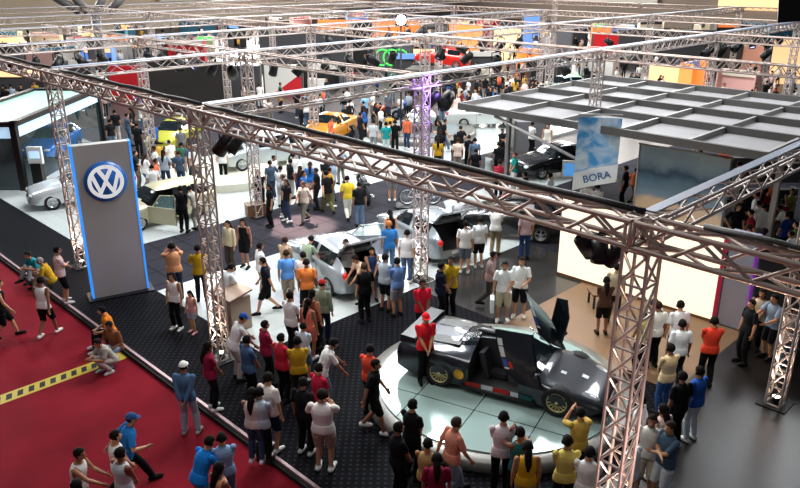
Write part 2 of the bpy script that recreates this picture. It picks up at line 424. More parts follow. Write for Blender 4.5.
mat('black_trim', '#0c0c0e', 0.5); mat('tyre', '#101012', 0.8); mat('car_glass', '#10181c', 0.08, coat=0.5)
mat('clear_glass', '#8fb5b8', 0.05, alpha=0.35); mat('chrome', '#c8ccd0', 0.15, 1.0); mat('alloy', '#c6cacd', 0.3, 0.8)
mat('head_lamp', '#dfe6ea', 0.1, coat=0.6); mat('tail_lamp', '#c01818', 0.2, coat=0.5, emit='#c01010', estr=0.25); mat('dark_interior', '#141214', 0.8)
mat('gold_alloy', '#d2c48c', 0.35, 0.3); mat('seat_cloth', '#2a2a2e', 0.9)

# body frame: x runs from the nose (0) to the tail (L); y across; z up
SHAPES = {
 'hatch': dict(L=4.15, W=1.72, H=1.44, wb=(0.83, 3.34), r=0.31, sill=0.20,
    zb=[(0,.50),(.08,.68),(.35,.76),(.95,.88),(1.25,.93),(2.2,.95),(3.3,.97),(3.95,.99),(4.10,.92),(4.15,.60)],
    zt=[(0,.50),(.08,.70),(.35,.79),(.95,.93),(1.20,.96),(1.95,1.385),(2.5,1.44),(3.2,1.41),(3.62,1.34),(4.00,1.0),(4.10,.93),(4.15,.60)],
    w=[(0,.62),(.10,.74),(.5,.83),(1.2,.86),(3.2,.86),(3.8,.82),(4.08,.76),(4.15,.68)],
    wt=[(0,.50),(.5,.70),(1.2,.74),(1.95,.57),(3.2,.57),(3.62,.55),(4.0,.64),(4.15,.55)], A=(1.22,1.93), C=(3.64,3.98), pil=[2.55], side=(1.55,3.52)),
 'sedan': dict(L=4.5, W=1.76, H=1.42, wb=(0.85, 3.5), r=0.31, sill=0.20,
    zb=[(0,.48),(.08,.66),(.35,.74),(1.0,.87),(1.3,.92),(2.3,.94),(3.6,.97),(4.3,.97),(4.45,.88),(4.5,.58)],
    zt=[(0,.48),(.08,.68),(.35,.77),(1.0,.92),(1.28,.95),(2.05,1.37),(2.5,1.42),(2.95,1.38),(3.65,1.02),(4.3,1.0),(4.45,.90),(4.5,.58)],
    w=[(0,.62),(.10,.74),(.5,.84),(1.2,.88),(3.4,.88),(4.1,.84),(4.42,.76),(4.5,.68)],
    wt=[(0,.50),(.5,.70),(1.28,.74),(2.05,.56),(2.95,.55),(3.65,.68),(4.5,.55)], A=(1.30,2.02), C=(2.98,3.62), pil=[2.4], side=(1.65,3.4)),
 'wagon': dict(L=4.3, W=1.74, H=1.52, wb=(0.82, 3.35), r=0.31, sill=0.20,
    zb=[(0,.52),(.08,.72),(.35,.80),(.95,.92),(1.2,.97),(2.2,.98),(3.5,1.0),(4.15,1.0),(4.26,.92),(4.3,.60)],
    zt=[(0,.52),(.08,.74),(.35,.83),(.95,.97),(1.15,1.0),(1.75,1.44),(2.3,1.52),(3.4,1.50),(3.95,1.42),(4.18,1.02),(4.26,.94),(4.3,.60)],
    w=[(0,.64),(.10,.76),(.5,.84),(1.2,.87),(3.5,.87),(4.0,.84),(4.25,.78),(4.3,.70)],
    wt=[(0,.52),(.5,.70),(1.15,.76),(1.75,.60),(3.4,.60),(3.95,.60),(4.18,.70),(4.3,.6)], A=(1.17,1.73), C=(3.97,4.15), pil=[2.35,3.2], side=(1.42,3.9)),
 'super': dict(L=4.75, W=1.92, H=1.13, wb=(0.98, 3.66), r=0.335, sill=0.11,
    zb=[(0,.26),(.10,.38),(.45,.50),(.95,.62),(1.35,.66),(2.0,.70),(2.9,.76),(3.6,.84),(4.3,.86),(4.68,.84),(4.75,.70)],
    zt=[(0,.26),(.10,.40),(.45,.53),(.95,.63),(1.30,.70),(1.95,1.04),(2.35,1.13),(2.75,1.12),(3.3,1.00),(3.9,.92),(4.3,.90),(4.68,.88),(4.75,.72)],
    w=[(0,.62),(.10,.78),(.5,.90),(.98,.95),(1.5,.90),(2.2,.88),(3.0,.93),(3.66,.97),(4.3,.93),(4.7,.88),(4.75,.86)],
    wt=[(0,.50),(.5,.62),(1.3,.62),(1.95,.46),(2.6,.46),(3.3,.44),(3.9,.60),(4.75,.70)], A=(1.32,2.02), C=(2.95,3.40), pil=[2.75], side=(1.62,2.95)),
}
def cutbox(mb): 
    o = bpy.data.objects.new('c', mb.mesh('c', [MATS['dark_interior']])); COL.objects.link(o); return o

def car(loc, heading, shape='hatch', paint='#b9bec2', label='', group=None, open_tail=False, open_doors=(), open_hood=False, rim='alloy', name='car', sc=1.0, rough=0.25, metal=0.35, detail=True, interior_cut=False, light=False):
    """heading = world direction the nose points to, degrees"""
    P = SHAPES[shape]; L = P['L']; H = P['H']
    pm = mat('paint_'+paint+str(rough), paint, rough, metal, coat=0.6)
    xs = sorted(set([0,.03,.08,.16,.28,.42]+[i*0.16 for i in range(3, int(L/0.16))]+[P['A'][0],P['A'][1],P['C'][0],P['C'][1],P['side'][0],P['side'][1],L-.28,L-.16,L-.08,L-.03,L]))
    xs = [x for i, x in enumerate(xs) if i == 0 or x-xs[i-1] > 0.012]
    f = lambda key, x: pchip([a for a, b in P[key]], [b for a, b in P[key]], x)
    def section(x):
        zb, zt, w, wt = f('zb', x), f('zt', x), f('w', x), f('wt', x); s0 = P['sill']
        e = min(1.0, min(x, L-x)/0.35); s1 = s0+(1-e)*0.10
        cab = max(0.0, zt-zb-0.05)
        pts = [(0, s1), (w*.80, s1), (w*.955, s1+.04), (w*.985, s1+(zb-s1)*.35), (w, s1+(zb-s1)*.68), (w*.985, zb-.06), (w*.94, zb-.012)]
        k_ = min(1.0, max(0.0, (zt-zb-0.03)/0.16)); k_ = k_*k_*(3-2*k_); cab = max(zt-zb, 0.0)
        wl = w*.90
        c1 = [(wl, zb+.012), (wl+(wt-wl)*.5+.012, zb+cab*.45), (wt+(wl-wt)*.10, zb+cab-min(.085, cab*.4)), (wt*.90, zt-min(.022, cab*.15)), (wt*.55, zt-.003), (0, zt+.006)]
        c0 = [(w*.89, zb+.006), (w*.80, zb+(zt-zb)*.45+.006), (w*.68, zb+(zt-zb)*.8+.006), (w*.52, zt+.002), (w*.27, zt+.007), (0, zt+.010)]
        pts += [(p[0]*k_+q[0]*(1-k_), p[1]*k_+q[1]*(1-k_)) for p, q in zip(c1, c0)]
        return pts
    grid = [section(x) for x in xs]; K = len(grid[0])
    mb = MB(); n = 2*K-2
    for x, pts in zip(xs, grid):
        ring = [(x, y, z) for y, z in pts]+[(x, -y, z) for y, z in reversed(pts[1:-1])]
        mb.v += ring
    for i in range(len(xs)-1):
        for j in range(n):
            j2 = (j+1) % n; mb.f.append((i*n+j, i*n+j2, (i+1)*n+j2, (i+1)*n+j)[::-1]); mb.m.append(0); mb.sm.append(True)
    mb.f.append(tuple(range(n))); mb.f.append(tuple((len(xs)-1)*n+j for j in reversed(range(n)))); mb.m += [0, 0]; mb.sm += [False, False]
    bo = bpy.data.objects.new('b', mb.mesh('car_body', [pm, MATS['dark_interior']])); COL.objects.link(bo)
    cut = []
    def sub(c):
        c.hide_render = True; md = bo.modifiers.new('b', 'BOOLEAN'); md.operation = 'DIFFERENCE'; md.object = c; md.solver = 'EXACT'; md.material_mode = 'TRANSFER'; cut.append(c)
    for wx in P['wb']:
        for s in (-1, 1):
            m2 = MB(); m2.lathe([(P['r']+.055, -.25), (P['r']+.055, .25)], 28, (wx, s*(f('w', wx)-.10), P['r']+.02), 'y')
            sub(cutbox(m2))
    if open_tail:
        m2 = MB().box2((L-1.15, -f('w', L-.4)*.72, .58), (L+.3, f('w', L-.4)*.72, H-.12)); sub(cutbox(m2))
    if open_hood:
        m2 = MB().box2((.22, -.60, .45), (P['A'][0]-.15, .60, 1.3)); sub(cutbox(m2))
    A1 = P['A'][1]
    dx0, dx1 = (P['side'][0]-.22, A1+.75)
    for s in open_doors:
        m2 = MB()
        if shape == 'super': m2.prism([(A1+.02, s*.24), (dx1+.20, s*.24), (dx1+.20, s*1.2), (A1-.30, s*1.2)], .26, 1.3)
        else: m2.box2((dx0, s*.20, .30), (dx1, s*1.2, H-.10))
        if s < 0 and shape == 'super':
            m2 = MB(); m2.prism([(A1-.30, s*1.2), (dx1+.20, s*1.2), (dx1+.20, s*.24), (A1+.02, s*.24)], .26, 1.3)
        sub(cutbox(m2))
    me = evaluated(bo)
    for c in cut: bpy.data.objects.remove(c)
    bpy.data.objects.remove(bo)
    for q in me.polygons: q.use_smooth = True
    me.name = 'car_body'
    rz = R(heading)+math.pi        # nose is at x=0, so -x of the car frame is 'forward'
    root = empty(name, loc, rz); root.scale = (sc, sc, sc)
    cx = L/2
    OFF = Vector((-cx, 0, 0))
    def part(nm, m_, mats, parent=root):
        o = m_.build(nm, mats, parent) if isinstance(m_, MB) else None
        if o is None:
            o = bpy.data.objects.new(nm, m_); COL.objects.link(o); o.parent = parent
        if parent is root: o.location = OFF
        return o
    b_ = bpy.data.objects.new('body', me); COL.objects.link(b_); b_.parent = root; b_.location = OFF
    sm = b_.modifiers.new('e', 'EDGE_SPLIT'); sm.split_angle = R(42)
    # glass from the same surface, lifted 6 mm
    def patch(nm, i0, i1, js, m_, off=0.007, inset=0.0):
        g = MB()
        def pt(i, j):
            x = xs[i]; y, z = grid[i][abs(j)] ; y = y*(1 if j >= 0 else -1)
            return Vector((x, y, z))
        for i in range(i0, i1):
            for j in js:
                a, b, c, d = pt(i, j[0]), pt(i, j[1]), pt(i+1, j[1]), pt(i+1, j[0])
                nn = (b-a).cross(d-a)
                if nn.length < 1e-7: nn = (c-b).cross(a-b)
                nn.normalize()
                ctr = Vector((a.x, 0, .5))
                if nn.dot((a+c)/2-ctr) < 0: nn = -nn; a, b, c, d = d, c, b, a
                g.quad([p+nn*off for p in (a, b, c, d)], 0, True)
        if g.f: return part(nm, g, [m_])
    ix = lambda x: min(range(len(xs)), key=lambda k: abs(xs[k]-x))
    full = [(k, k+1) for k in range(9, 12)]+[(-(k+1), -k) for k in range(9, 12)]
    full = [(k, k+1) for k in range(9, 12)]+[(-k, -(k+1)) for k in range(9, 12)]
    gm = MATS['car_glass']
    patch('windshield', ix(P['A'][0])+1, ix(P['A'][1]), full, gm)
    if not open_tail: patch('rear_window', ix(P['C'][0]), ix(P['C'][1]), full, gm)
    for s in (1, -1):
        if s in open_doors and shape == 'super': continue
        cuts = [P['side'][0]]+P['pil']+[P['side'][1]]
        for k in range(len(cuts)-1):
            a, b = ix(cuts[k])+(0 if k == 0 else 0), ix(cuts[k+1])-(1 if k < len(cuts)-2 else 0)
            if s in open_doors and k == 0: continue
            patch('side_window', a, b, [(s*7, s*8), (s*8, s*9)], gm, 0.009)
    # wheels
    for wx in P['wb']:
        for s in (-1, 1):
            r = P['r']; tw = .10 if shape != 'super' else .13
            yy = s*(f('w', wx)-tw-.005)
            t = MB(); t.lathe([(r*.66, -tw), (r*.93, -tw), (r, -tw*.75), (r, tw*.75), (r*.93, tw), (r*.66, tw), (r*.64, tw*.6), (r*.64, -tw*.6), (r*.66, -tw)], 28, (0,0,0), 'y', cap=False)
            tire = part('wheel', t, [MATS['tyre']]); tire.location = OFF+Vector((wx, yy, r))
            w_ = MB(); o_ = s*tw*.80
            w_.lathe([(r*.68, o_-s*.10), (r*.69, o_+s*.015), (r*.62, o_+s*.02), (r*.60, o_-s*.03), (r*.58, o_-s*.05), (0.001, o_-s*.05)], 28, (0,0,0), 'y')
            ns = 5 if shape != 'super' else 14
            for k in range(ns):
                a = 2*math.pi*k/ns+.3
                u = Vector((math.cos(a), 0, math.sin(a))); v = Vector((-math.sin(a), 0, math.cos(a)))
                wdt = .030 if ns == 5 else .014
                p = [u*r*.10+v*wdt, u*r*.63+v*wdt*1.15, u*r*.63-v*wdt*1.15, u*r*.10-v*wdt]
                ya, yb = o_-s*.04, o_+s*.012
                q = [Vector((t_.x, yb, t_.z)) for t_ in p]; q2 = [Vector((t_.x, ya, t_.z)) for t_ in p]
                for fc in (q, q[::-1]): w_.quad(fc)
                for e in range(4): w_.quad([q[e], q[(e+1) % 4], q2[(e+1) % 4], q2[e]])
            w_.ball((0, o_, 0), (r*.15, .03, r*.15), 10)
            part('rim', w_, [MATS['gold_alloy'] if rim == 'gold' else MATS[rim]], tire)
    # lamps, grille, bumper trim, plate, mirrors
    wf, wr = f('w', .12), f('w', L-.08)
    if shape != 'super':
        for s in (-1, 1):
            h_ = MB(); h_.ball((.13, s*wf*.78, f('zb', .12)-.07), (.12, .17, .08), 12); part('headlight', h_, [MATS['head_lamp']])
            t_ = MB(); t_.ball((L-.07, s*wr*.84, .84), (.10, .10, .12), 12); part('tail_light', t_, [MATS['tail_lamp']])
            m_ = MB(); m_.ball((P['A'][0]+.35, s*(f('w', 1.5)+.08), f('zb', 1.5)+.06), (.06, .10, .06), 10); part('side_mirror', m_, [pm])
            if detail:
                hd = MB(); hd.box((A1+.55, s*(f('w', 2.3)+.012), f('zb', 2.3)-.10), (.18, .02, .03)); part('door_handle', hd, [MATS['black_trim']])
                l_ = MB(); l_.box((dx1-.02, s*(f('w', dx1)*.995), .55), (.012, .016, .55)); part('door_seam', l_, [MATS['black_trim']])
        g_ = MB(); g_.box((.015, 0, .60), (.05, wf*.95, .09)); part('grille', g_, [MATS['black_trim']])
        b2 = MB(); b2.box((.03, 0, .36), (.10, wf*1.5, .08)); part('lower_intake', b2, [MATS['black_trim']])
        pl = MB(); pl.box((L+.012, 0, .62 if not open_tail else .48), (.02, .46, .11)); part('number_plate', pl, [MATS['white_plastic']])
        lg = MB(); lg.lathe([(.05, -.015), (.05, .015)], 14, (-.005, 0, .62), 'x'); part('badge', lg, [MATS['chrome']])
    if open_tail:
        h0 = Vector((L-.62, 0, H-.08)); wv = f('wt', P['C'][0])
        t_ = MB(); ang = R(40)
        u = Vector((math.cos(ang), 0, math.sin(ang))); nrm = Vector((-math.sin(ang), 0, math.cos(ang)))
        Rm = Matrix((u, Vector((0, 1, 0)), nrm)).transposed()
        [t_.box(h0+u*.36+Vector((0, s_*wv*.97, 0)), (.72, .08, .05), Rm) for s_ in (-1, 1)]; t_.box(h0+u*.04, (.10, wv*2.1, .05), Rm); t_.box(h0+u*.84-nrm*.07, (.28, wv*2.1, .05), Rm @ Matrix.Rotation(R(22), 3, 'Y'))
        tg = part('tailgate', t_, [pm])
        g2 = MB(); g2.box(h0+u*.38, (.66, wv*1.86, .02), Rm); o = part('glass', g2, [gm], tg)
        st = MB().box2((L-1.05, -.52, .60), (L-.95, .52, 1.05)); part('rear_seat', st, [MATS['seat_cloth']])
    if open_hood:
        t_ = MB(); Rm = Matrix.Rotation(R(-125), 3, 'Y'); h0 = Vector((P['A'][0]-.12, 0, f('zb', 1.1)+.03))
        c = h0+Rm @ Vector((.46, 0, 0)) if False else h0+Vector((-.50*math.cos(R(55)), 0, .50*math.sin(R(55))))
        t_.box(c, (.98, 1.25, .035), Matrix.Rotation(R(55), 3, 'Y')); part('hood', t_, [pm])
        e_ = MB(); e_.box((.62, 0, .62), (.5, .7, .2)); e_.tube([(.4,-.2,.74),(.8,-.2,.74)], .04); e_.tube([(.4,.2,.74),(.8,.15,.74)], .04); part('engine', e_, [MATS['black_trim']])
    if shape != 'super':
        for s in open_doors:
            hin = Vector((dx0, s*(f('w', dx0)*.97), 0)); an = R(62)*s
            t_ = MB(); Wd = dx1-dx0
            Rm = Matrix.Rotation(an, 3, 'Z')
            t_.box(hin+Rm@Vector((Wd/2, 0, .62)), (Wd, .07, .68), Rm)
            fr = [Vector((.22, 0, .96)), Vector((.55, -s*.10, H-.10)), Vector((Wd-.05, -s*.12, H-.06)), Vector((Wd, 0, .96))]
            t_.tube([hin+Rm@p for p in fr], .022, 6)
            d_ = part('door', t_, [pm])
            g2 = MB(); q = [hin+Rm@p for p in fr]; g2.quad(q); g2.quad(q[::-1]); part('window', g2, [MATS['clear_glass']], d_)
            st = MB(); st.box((A1+.25, s*.42, .48), (.50, .46, .16)); st.box((A1+.52, s*.42, .78), (.14, .44, .55)); part('front_seat', st, [MATS['seat_cloth']])
    tag(root, label, 'car', group)
    return root, P, f, part
# ------------------------------------------------------------------ projections used to read sizes off the photograph
def row_of(p):
    v = Vector(p)-Vector((0, 0, CH)); return 244-CF*v.dot(UP)/v.dot(FW)
def height_at(x, y, row):
    lo, hi = 0.0, 30.0
    for _ in range(40):
        m = (lo+hi)/2
        if row_of((x, y, m)) > row: lo = m
        else: hi = m
    return lo
FL = 0.15      # show floor stands this far above the hall slab

# ------------------------------------------------------------------ floor materials
def mat_red():
    m = mat('red_carpet', '#8e1526', 0.95); nt = m.node_tree; b = nt.nodes['Principled BSDF']
    tc = nt.nodes.new('ShaderNodeTexCoord'); n1 = nt.nodes.new('ShaderNodeTexNoise'); n1.inputs['Scale'].default_value = 0.7; n1.inputs['Detail'].default_value = 6
    n2 = nt.nodes.new('ShaderNodeTexNoise'); n2.inputs['Scale'].default_value = 60
    r = nt.nodes.new('ShaderNodeValToRGB'); r.color_ramp.elements[0].color = hx('#700c1c'); r.color_ramp.elements[0].position = .3; r.color_ramp.elements[1].color = hx('#8c1526'); r.color_ramp.elements[1].position = .7
    mx = nt.nodes.new('ShaderNodeMix'); mx.data_type = 'RGBA'; mx.blend_type = 'MULTIPLY'; mx.inputs['Factor'].default_value = .35
    nt.links.new(tc.outputs['Object'], n1.inputs['Vector']); nt.links.new(tc.outputs['Object'], n2.inputs['Vector'])
    nt.links.new(n1.outputs['Fac'], r.inputs['Fac']); nt.links.new(r.outputs['Color'], mx.inputs[6]); nt.links.new(n2.outputs['Fac'], mx.inputs[7])
    nt.links.new(mx.outputs[2], b.inputs['Base Color']); return m
def mat_dots():
    """near-black carpet woven with a grid of small pale diamonds"""
    m = mat('dotted_carpet', '#0b0b10', 0.9); nt = m.node_tree; b = nt.nodes['Principled BSDF']
    tc = nt.nodes.new('ShaderNodeTexCoord'); mp = nt.nodes.new('ShaderNodeMapping'); mp.inputs['Scale'].default_value = (7.2, 7.2, 7.2); mp.inputs['Rotation'].default_value = (0, 0, R(45))
    v = nt.nodes.new('ShaderNodeTexVoronoi'); v.inputs['Randomness'].default_value = 0; v.inputs['Scale'].default_value = 1.0; v.voronoi_dimensions = '2D'
    r = nt.nodes.new('ShaderNodeValToRGB'); r.color_ramp.elements[0].color = hx('#222230'); r.color_ramp.elements[0].position = .16; r.color_ramp.elements[1].color = hx('#040406'); r.color_ramp.elements[1].position = .26
    b.inputs['Specular IOR Level'].default_value = .12
    nt.links.new(tc.outputs['Object'], mp.inputs['Vector']); nt.links.new(mp.outputs['Vector'], v.inputs['Vector']); nt.links.new(v.outputs['Distance'], r.inputs['Fac']); nt.links.new(r.outputs['Color'], b.inputs['Base Color'])
    return m
def mat_tiles(name, c1, seam, size, rough, width=0.012, rot=0.0):
    m = mat(name, c1, rough); nt = m.node_tree; b = nt.nodes['Principled BSDF']
    tc = nt.nodes.new('ShaderNodeTexCoord'); mp = nt.nodes.new('ShaderNodeMapping'); mp.inputs['Rotation'].default_value = (0, 0, rot)
    br = nt.nodes.new('ShaderNodeTexBrick'); br.offset = 0; br.inputs['Scale'].default_value = 1.0; br.inputs['Brick Width'].default_value = size; br.inputs['Row Height'].default_value = size; br.inputs['Mortar Size'].default_value = width
    c = hx(c1); br.inputs['Color1'].default_value = c; br.inputs['Color2'].default_value = (c[0]*.9, c[1]*.9, c[2]*.9, 1); br.inputs['Mortar'].default_value = hx(seam)
    nt.links.new(tc.outputs['Object'], mp.inputs['Vector']); nt.links.new(mp.outputs['Vector'], br.inputs['Vector']); nt.links.new(br.outputs['Color'], b.inputs['Base Color']); return m
mat_red(); mat_dots()
mat('black_edge', '#060607', 0.8); mat('nosing', '#a58a8c', 0.4, 0.3); mat('white_plastic', '#dcdcd8', 0.5)
mat_tiles('slab', '#3e3734', '#2c2826', 2.5, 0.45); mat_tiles('pale_floor', '#b9bfbd', '#8f9695', 1.0, 0.16, 0.006)
mat_tiles('aisle', '#28272f', '#17161b', 1.0, 0.9, 0.04); mat_tiles('dark_polish', '#130c08', '#211812', 1.2, 0.36, 0.008)
mat('tan_floor', '#7c5d40', 0.45, noise=0.08, nscale=2); mat('grey_gloss', '#32302f', 0.18, noise=0.2, nscale=1.5)
mat('aluminium', '#b3a6a0', 0.42, 0.35); mat('aluminium_tray', '#757e90', 0.5, 0.3); mat('black_cable', '#0a0b0c', 0.6); mat('black_metal', '#0b0b0d', 0.5, 0.2)
mat('lamp_lens', '#cfd4ff', 0.2, emit='#b9b4ff', estr=2.2); mat('warm_lens', '#ffe8c0', 0.2, emit='#ffe6c0', estr=14.0)
mat('flood_lens', '#ffffff', 0.2, emit='#eef8ff', estr=30.0)

def slab(name, x0, y0, x1, y1, z0, z1, m):
    return struct(name, MB().box2((x0, y0, z0), (x1, y1, z1)), [MATS[m] if isinstance(m, str) else m])
slab('floor', -60, -25, 150, 150, -0.2, 0.0, 'slab')
slab('floor_red_carpet', -14, -8, 6.86, 60, 0.0, 0.004, 'red_carpet')
# the show floor: a low deck whose coverings meet edge to edge
slab('floor_dotted_carpet', 7.0, -10, 9.25, 45, 0.0, FL, 'dotted_carpet')
slab('floor_dotted_carpet', 9.25, 5.4, 14.9, 14.25, 0.0, FL, 'dotted_carpet')
slab('floor_golf_stand', 9.25, 14.25, 23.5, 19.6, 0.0, FL, 'pale_floor')
slab('floor_aisle', 9.25, 19.6, 31, 23.7, 0.0, FL, 'aisle')
slab('floor_left_stand', 9.25, 23.7, 16.6, 45, 0.0, FL, 'pale_floor')
slab('floor_middle_stand', 16.6, 23.7, 24, 31, 0.0, FL, 'pale_floor')
slab('floor_far_aisle', 16.6, 31, 30, 45, 0.0, FL, 'aisle')
slab('floor_far_stand', 24, 23.7, 45, 31, 0.0, FL, 'pale_floor')
slab('floor_grey_gloss', 14.9, 10.9, 20.5, 14.25, 0.0, FL, 'grey_gloss')
slab('floor_tan', 14.9, 6.0, 19.0, 10.9, 0.0, FL, 'tan_floor')
slab('floor_grey_aisle', 19.0, 3.2, 23.5, 10.9, 0.0, FL, 'aisle')
slab('floor_dark_polish', 9.25, -10, 14.9, 5.4, 0.0, FL, 'dark_polish')
slab('floor_dark_polish', 14.9, -10, 19.0, 6.0, 0.0, FL, 'dark_polish')
slab('floor_dark_polish', 19.0, -10, 23.5, 3.2, 0.0, FL, 'dark_polish')
slab('floor_grey_aisle', 20.5, 10.9, 23.5, 14.25, 0.0, FL, 'aisle')
slab('floor_right_aisle', 23.5, 2.0, 45, 17.6, 0.0, FL, 'aisle')
slab('floor_right_pale', 23.5, 17.6, 31, 19.6, 0.0, FL, 'pale_floor')
slab('trim_deck_edge', 6.86, -8, 7.0, 45, 0.0, 0.10, 'black_edge')
slab('trim_deck_nosing', 6.93, -8, 7.0, 45, 0.10, FL+0.012, 'nosing')

# hazard tape lettered across the red carpet
mat('tape_yellow', '#b09a1c', 0.6); 
t = MB().box2((-8, 16.62, 0.004), (6.84, 17.04, 0.008)).build('hazard_tape', [MATS['tape_yellow']])
tag(t, 'yellow and black warning tape laid across the red carpet', 'tape')
k = -7.8; mb = MB()
while k < 6.6:
    mb.quad([(k, 16.71, 0.0095), (k+.13, 16.71, 0.0095), (k+.22, 16.95, 0.0095), (k+.09, 16.95, 0.0095)]); k += 0.25
mb.build('stripes', [MATS['black_edge']], t)

# ------------------------------------------------------------------ trusses
mat('aluminium_warm_lit', '#a08d83', 0.42, 0.3)  # warm light on the trusses along y is put into this colour
_unit = MB().tube([(0, 0, 0), (0, 0, 1)], 1.0, 6).mesh('brace', [MATS['aluminium']])
def rod(name, a, b, r, parent, me=None):
    a, b = Vector(a), Vector(b); d = b-a
    o = bpy.data.objects.new(name, me or _unit); COL.objects.link(o); o.parent = parent; o.location = a
    o.rotation_euler = d.to_track_quat('Z', 'Y').to_euler(); o.scale = (r, r, d.length); return o
_unitw = MB().tube([(0, 0, 0), (0, 0, 1)], 1.0, 6).mesh('brace', [MATS['aluminium_warm_lit']])
def truss(name, a, b, w, h, label, group, pitch=0.5, near=True, tray=False, cable=False, upright=False, rc=0.025, rb=0.012):
    a, b = Vector(a), Vector(b); d = b-a; L = d.length
    root = empty(name, a); tag(root, label, 'truss', group)
    u = d/L; warm_ = (not upright) and abs(u.y) > .7; um = _unitw if warm_ else _unit; am = MATS['aluminium_warm_lit' if warm_ else 'aluminium']
    s = Vector((0, 0, 1)).cross(u).normalized() if not upright else Vector((1, 0, 0)); v = u.cross(s) if not upright else Vector((0, 1, 0))
    cor = [s*(-w/2)+v*(-h/2), s*(w/2)+v*(-h/2), s*(w/2)+v*(h/2), s*(-w/2)+v*(h/2)]
    for c in cor: rod('chord', c, c+d, rc, root, um)
    n = max(2, int(round(L/pitch))); lat = MB()
    for f in range(4):
        p, q = cor[f], cor[(f+1) % 4]
        for i in range(n):
            t0, t1 = u*(L*i/n), u*(L*(i+1)/n)
            if upright:
                a1, b1 = (p+t0, q+t1)
                items = [(a1, b1, 'diagonal_brace'), (p+t1, q+t1, 'rung')]
            else:
                tm = u*(L*(i+.5)/n)
                items = [(p+t0, q+tm, 'diagonal_brace'), (q+tm, p+t1, 'diagonal_brace')] if not near or n <= 12 else [((p if i % 2 == 0 else q)+t0, (q if i % 2 == 0 else p)+t1, 'diagonal_brace')]
            for x, y, nm in items:
                if near: rod(nm, x, y, rb, root, um)
                else: lat.tube([x, y], rb, 4, cap=False)
    if not near: lat.build('lattice', [am], root)
    for e in (0, 1):   # end frames
        fr = MB(); o_ = d*e
        for f in range(4): fr.tube([cor[f]+o_, cor[(f+1) % 4]+o_], rc*.9, 6)
        fr.build('end_frame', [am], root)
    if tray:
        t_ = MB(); Rm = Matrix((u, s, v)).transposed()
        zt = v*(h/2+rc+.012)
        sg = 1 if v.z > 0 else -1
        fw_ = .98 if tray == 'full' else .52
        t_.box(u*(L/2)+s*(0 if tray == 'full' else w*.20)+Vector((0, 0, h/2+rc+.010)), (L, w*fw_, .02), Matrix((u, s, u.cross(s))).transposed()); t_.build('cable_tray', [MATS['aluminium_tray']], root)
    if cable:
        c_ = MB(); pts = []
        for i in range(int(L/.8)+1):
            pts.append(u*min(L, i*.8)+Vector((0, 0, h/2+rc+.03+.012*math.sin(i*2.1)))+s*(cable*(w/2-.02)+.012*math.sin(i*1.3)))
        c_.tube(pts, .040, 6); c_.build('cable', [MATS['black_cable']], root)
    return root
ZT = 6.28
def beamA(x, ys, w=.32, **k):     # along y
    for i in range(len(ys)-1): truss('lattice_truss', (x(ys[i]) if callable(x) else x, ys[i]+.02, ZT), (x(ys[i+1]) if callable(x) else x, ys[i+1]-.02, ZT), w, w, k['label'][i], k['group'], near=k.get('near', True), pitch=k.get('pitch', .5), tray=k.get('tray', False), cable=k.get('cable', 0), rc=k.get('rc', .027), rb=k.get('rb', .014))
def beamB(y, xs, w=.32, **k):
    for i in range(len(xs)-1): truss('lattice_truss', (xs[i]+.02, y, ZT), (xs[i+1]-.02, y, ZT), w, w, k['label'][i], k['group'], near=k.get('near', True), pitch=k.get('pitch', .5), tray=k.get('tray', False), cable=k.get('cable', 0), rc=k.get('rc', .027), rb=k.get('rb', .014))
XM, XA, XC = 8.25, 15.5, 25.0
YB0, YB1, YB2, YB3 = 3.93, 14.6, 23.4, 31.6
xm = lambda y: 8.02+.017*(y-2)
gN = 'aluminium roof trusses over the stands'
beamA(xm, [-3.2, YB0+.02, YB1-.1, YB2-.18, 33, 46], cable=-1, pitch=.46, rc=.036, rb=.024, group=gN, label=[
 'front aluminium truss section running off at the lower right',
 'front aluminium truss section between the near tower and the podium tower',
 'front aluminium truss section between the podium tower and the grey sign tower',
 'front aluminium truss section running left past the glass showroom box',
 'last far section of the front aluminium truss at the left edge'])
beamB(YB0, [XM+.1, 15.8, 24], w=.29, tray=True, pitch=.46, rc=.028, rb=.016, group=gN, label=['steep aluminium truss with pale top plate rising to the right over the bright white wall', 'section of the steep right truss carried by the slim tower in the dark area'])
beamB(YB1, [XM+.2, XA-.18, XC-.18], tray='full', pitch=.5, group=gN, label=['aluminium cross truss from the podium tower to the violet-lit tower', 'aluminium cross truss running from the violet-lit tower over the grey canopy roof'])
beamA(XA, [YB1+.18, YB2-.18, YB3-.18, 42], pitch=.5, group=gN, label=['middle aluminium truss going left from the violet-lit tower', 'middle aluminium truss section in front of the dark brown wall', 'far section of the middle aluminium truss near the upper left'])
beamB(YB2, [XM+.2, XA-.18, XC-.18], tray='full', pitch=.5, group=gN, label=['aluminium cross truss meeting the front truss above the red stand', 'aluminium cross truss ending near the bright floodlight'])
FARL = 'distant aluminium truss in the lattice of beams at the top of the hall'
gF = 'distant aluminium trusses'
def far(a, b, tray='full'): truss('lattice_truss', a, b, .34, .34, FARL, gF, near=False, tray=tray, pitch=.55, rc=.03, rb=.018)
for y in (YB3, 40, 49, 60): 
    xs = [XM, XA, XC, 35, 46] if y < 45 else [14, 25, 35, 46, 60]
    for i in range(len(xs)-1): far((xs[i]+.2, y, ZT), (xs[i+1]-.2, y, ZT))
for i, (p, q) in enumerate(((XC, 35), (35, 46), (46, 58))): far((p+.2, YB1, ZT), (q-.2, YB1, ZT))
for p, q in ((XC, 35), (35, 46), (46, 60)): far((p+.2, YB2, ZT), (q-.2, YB2, ZT))
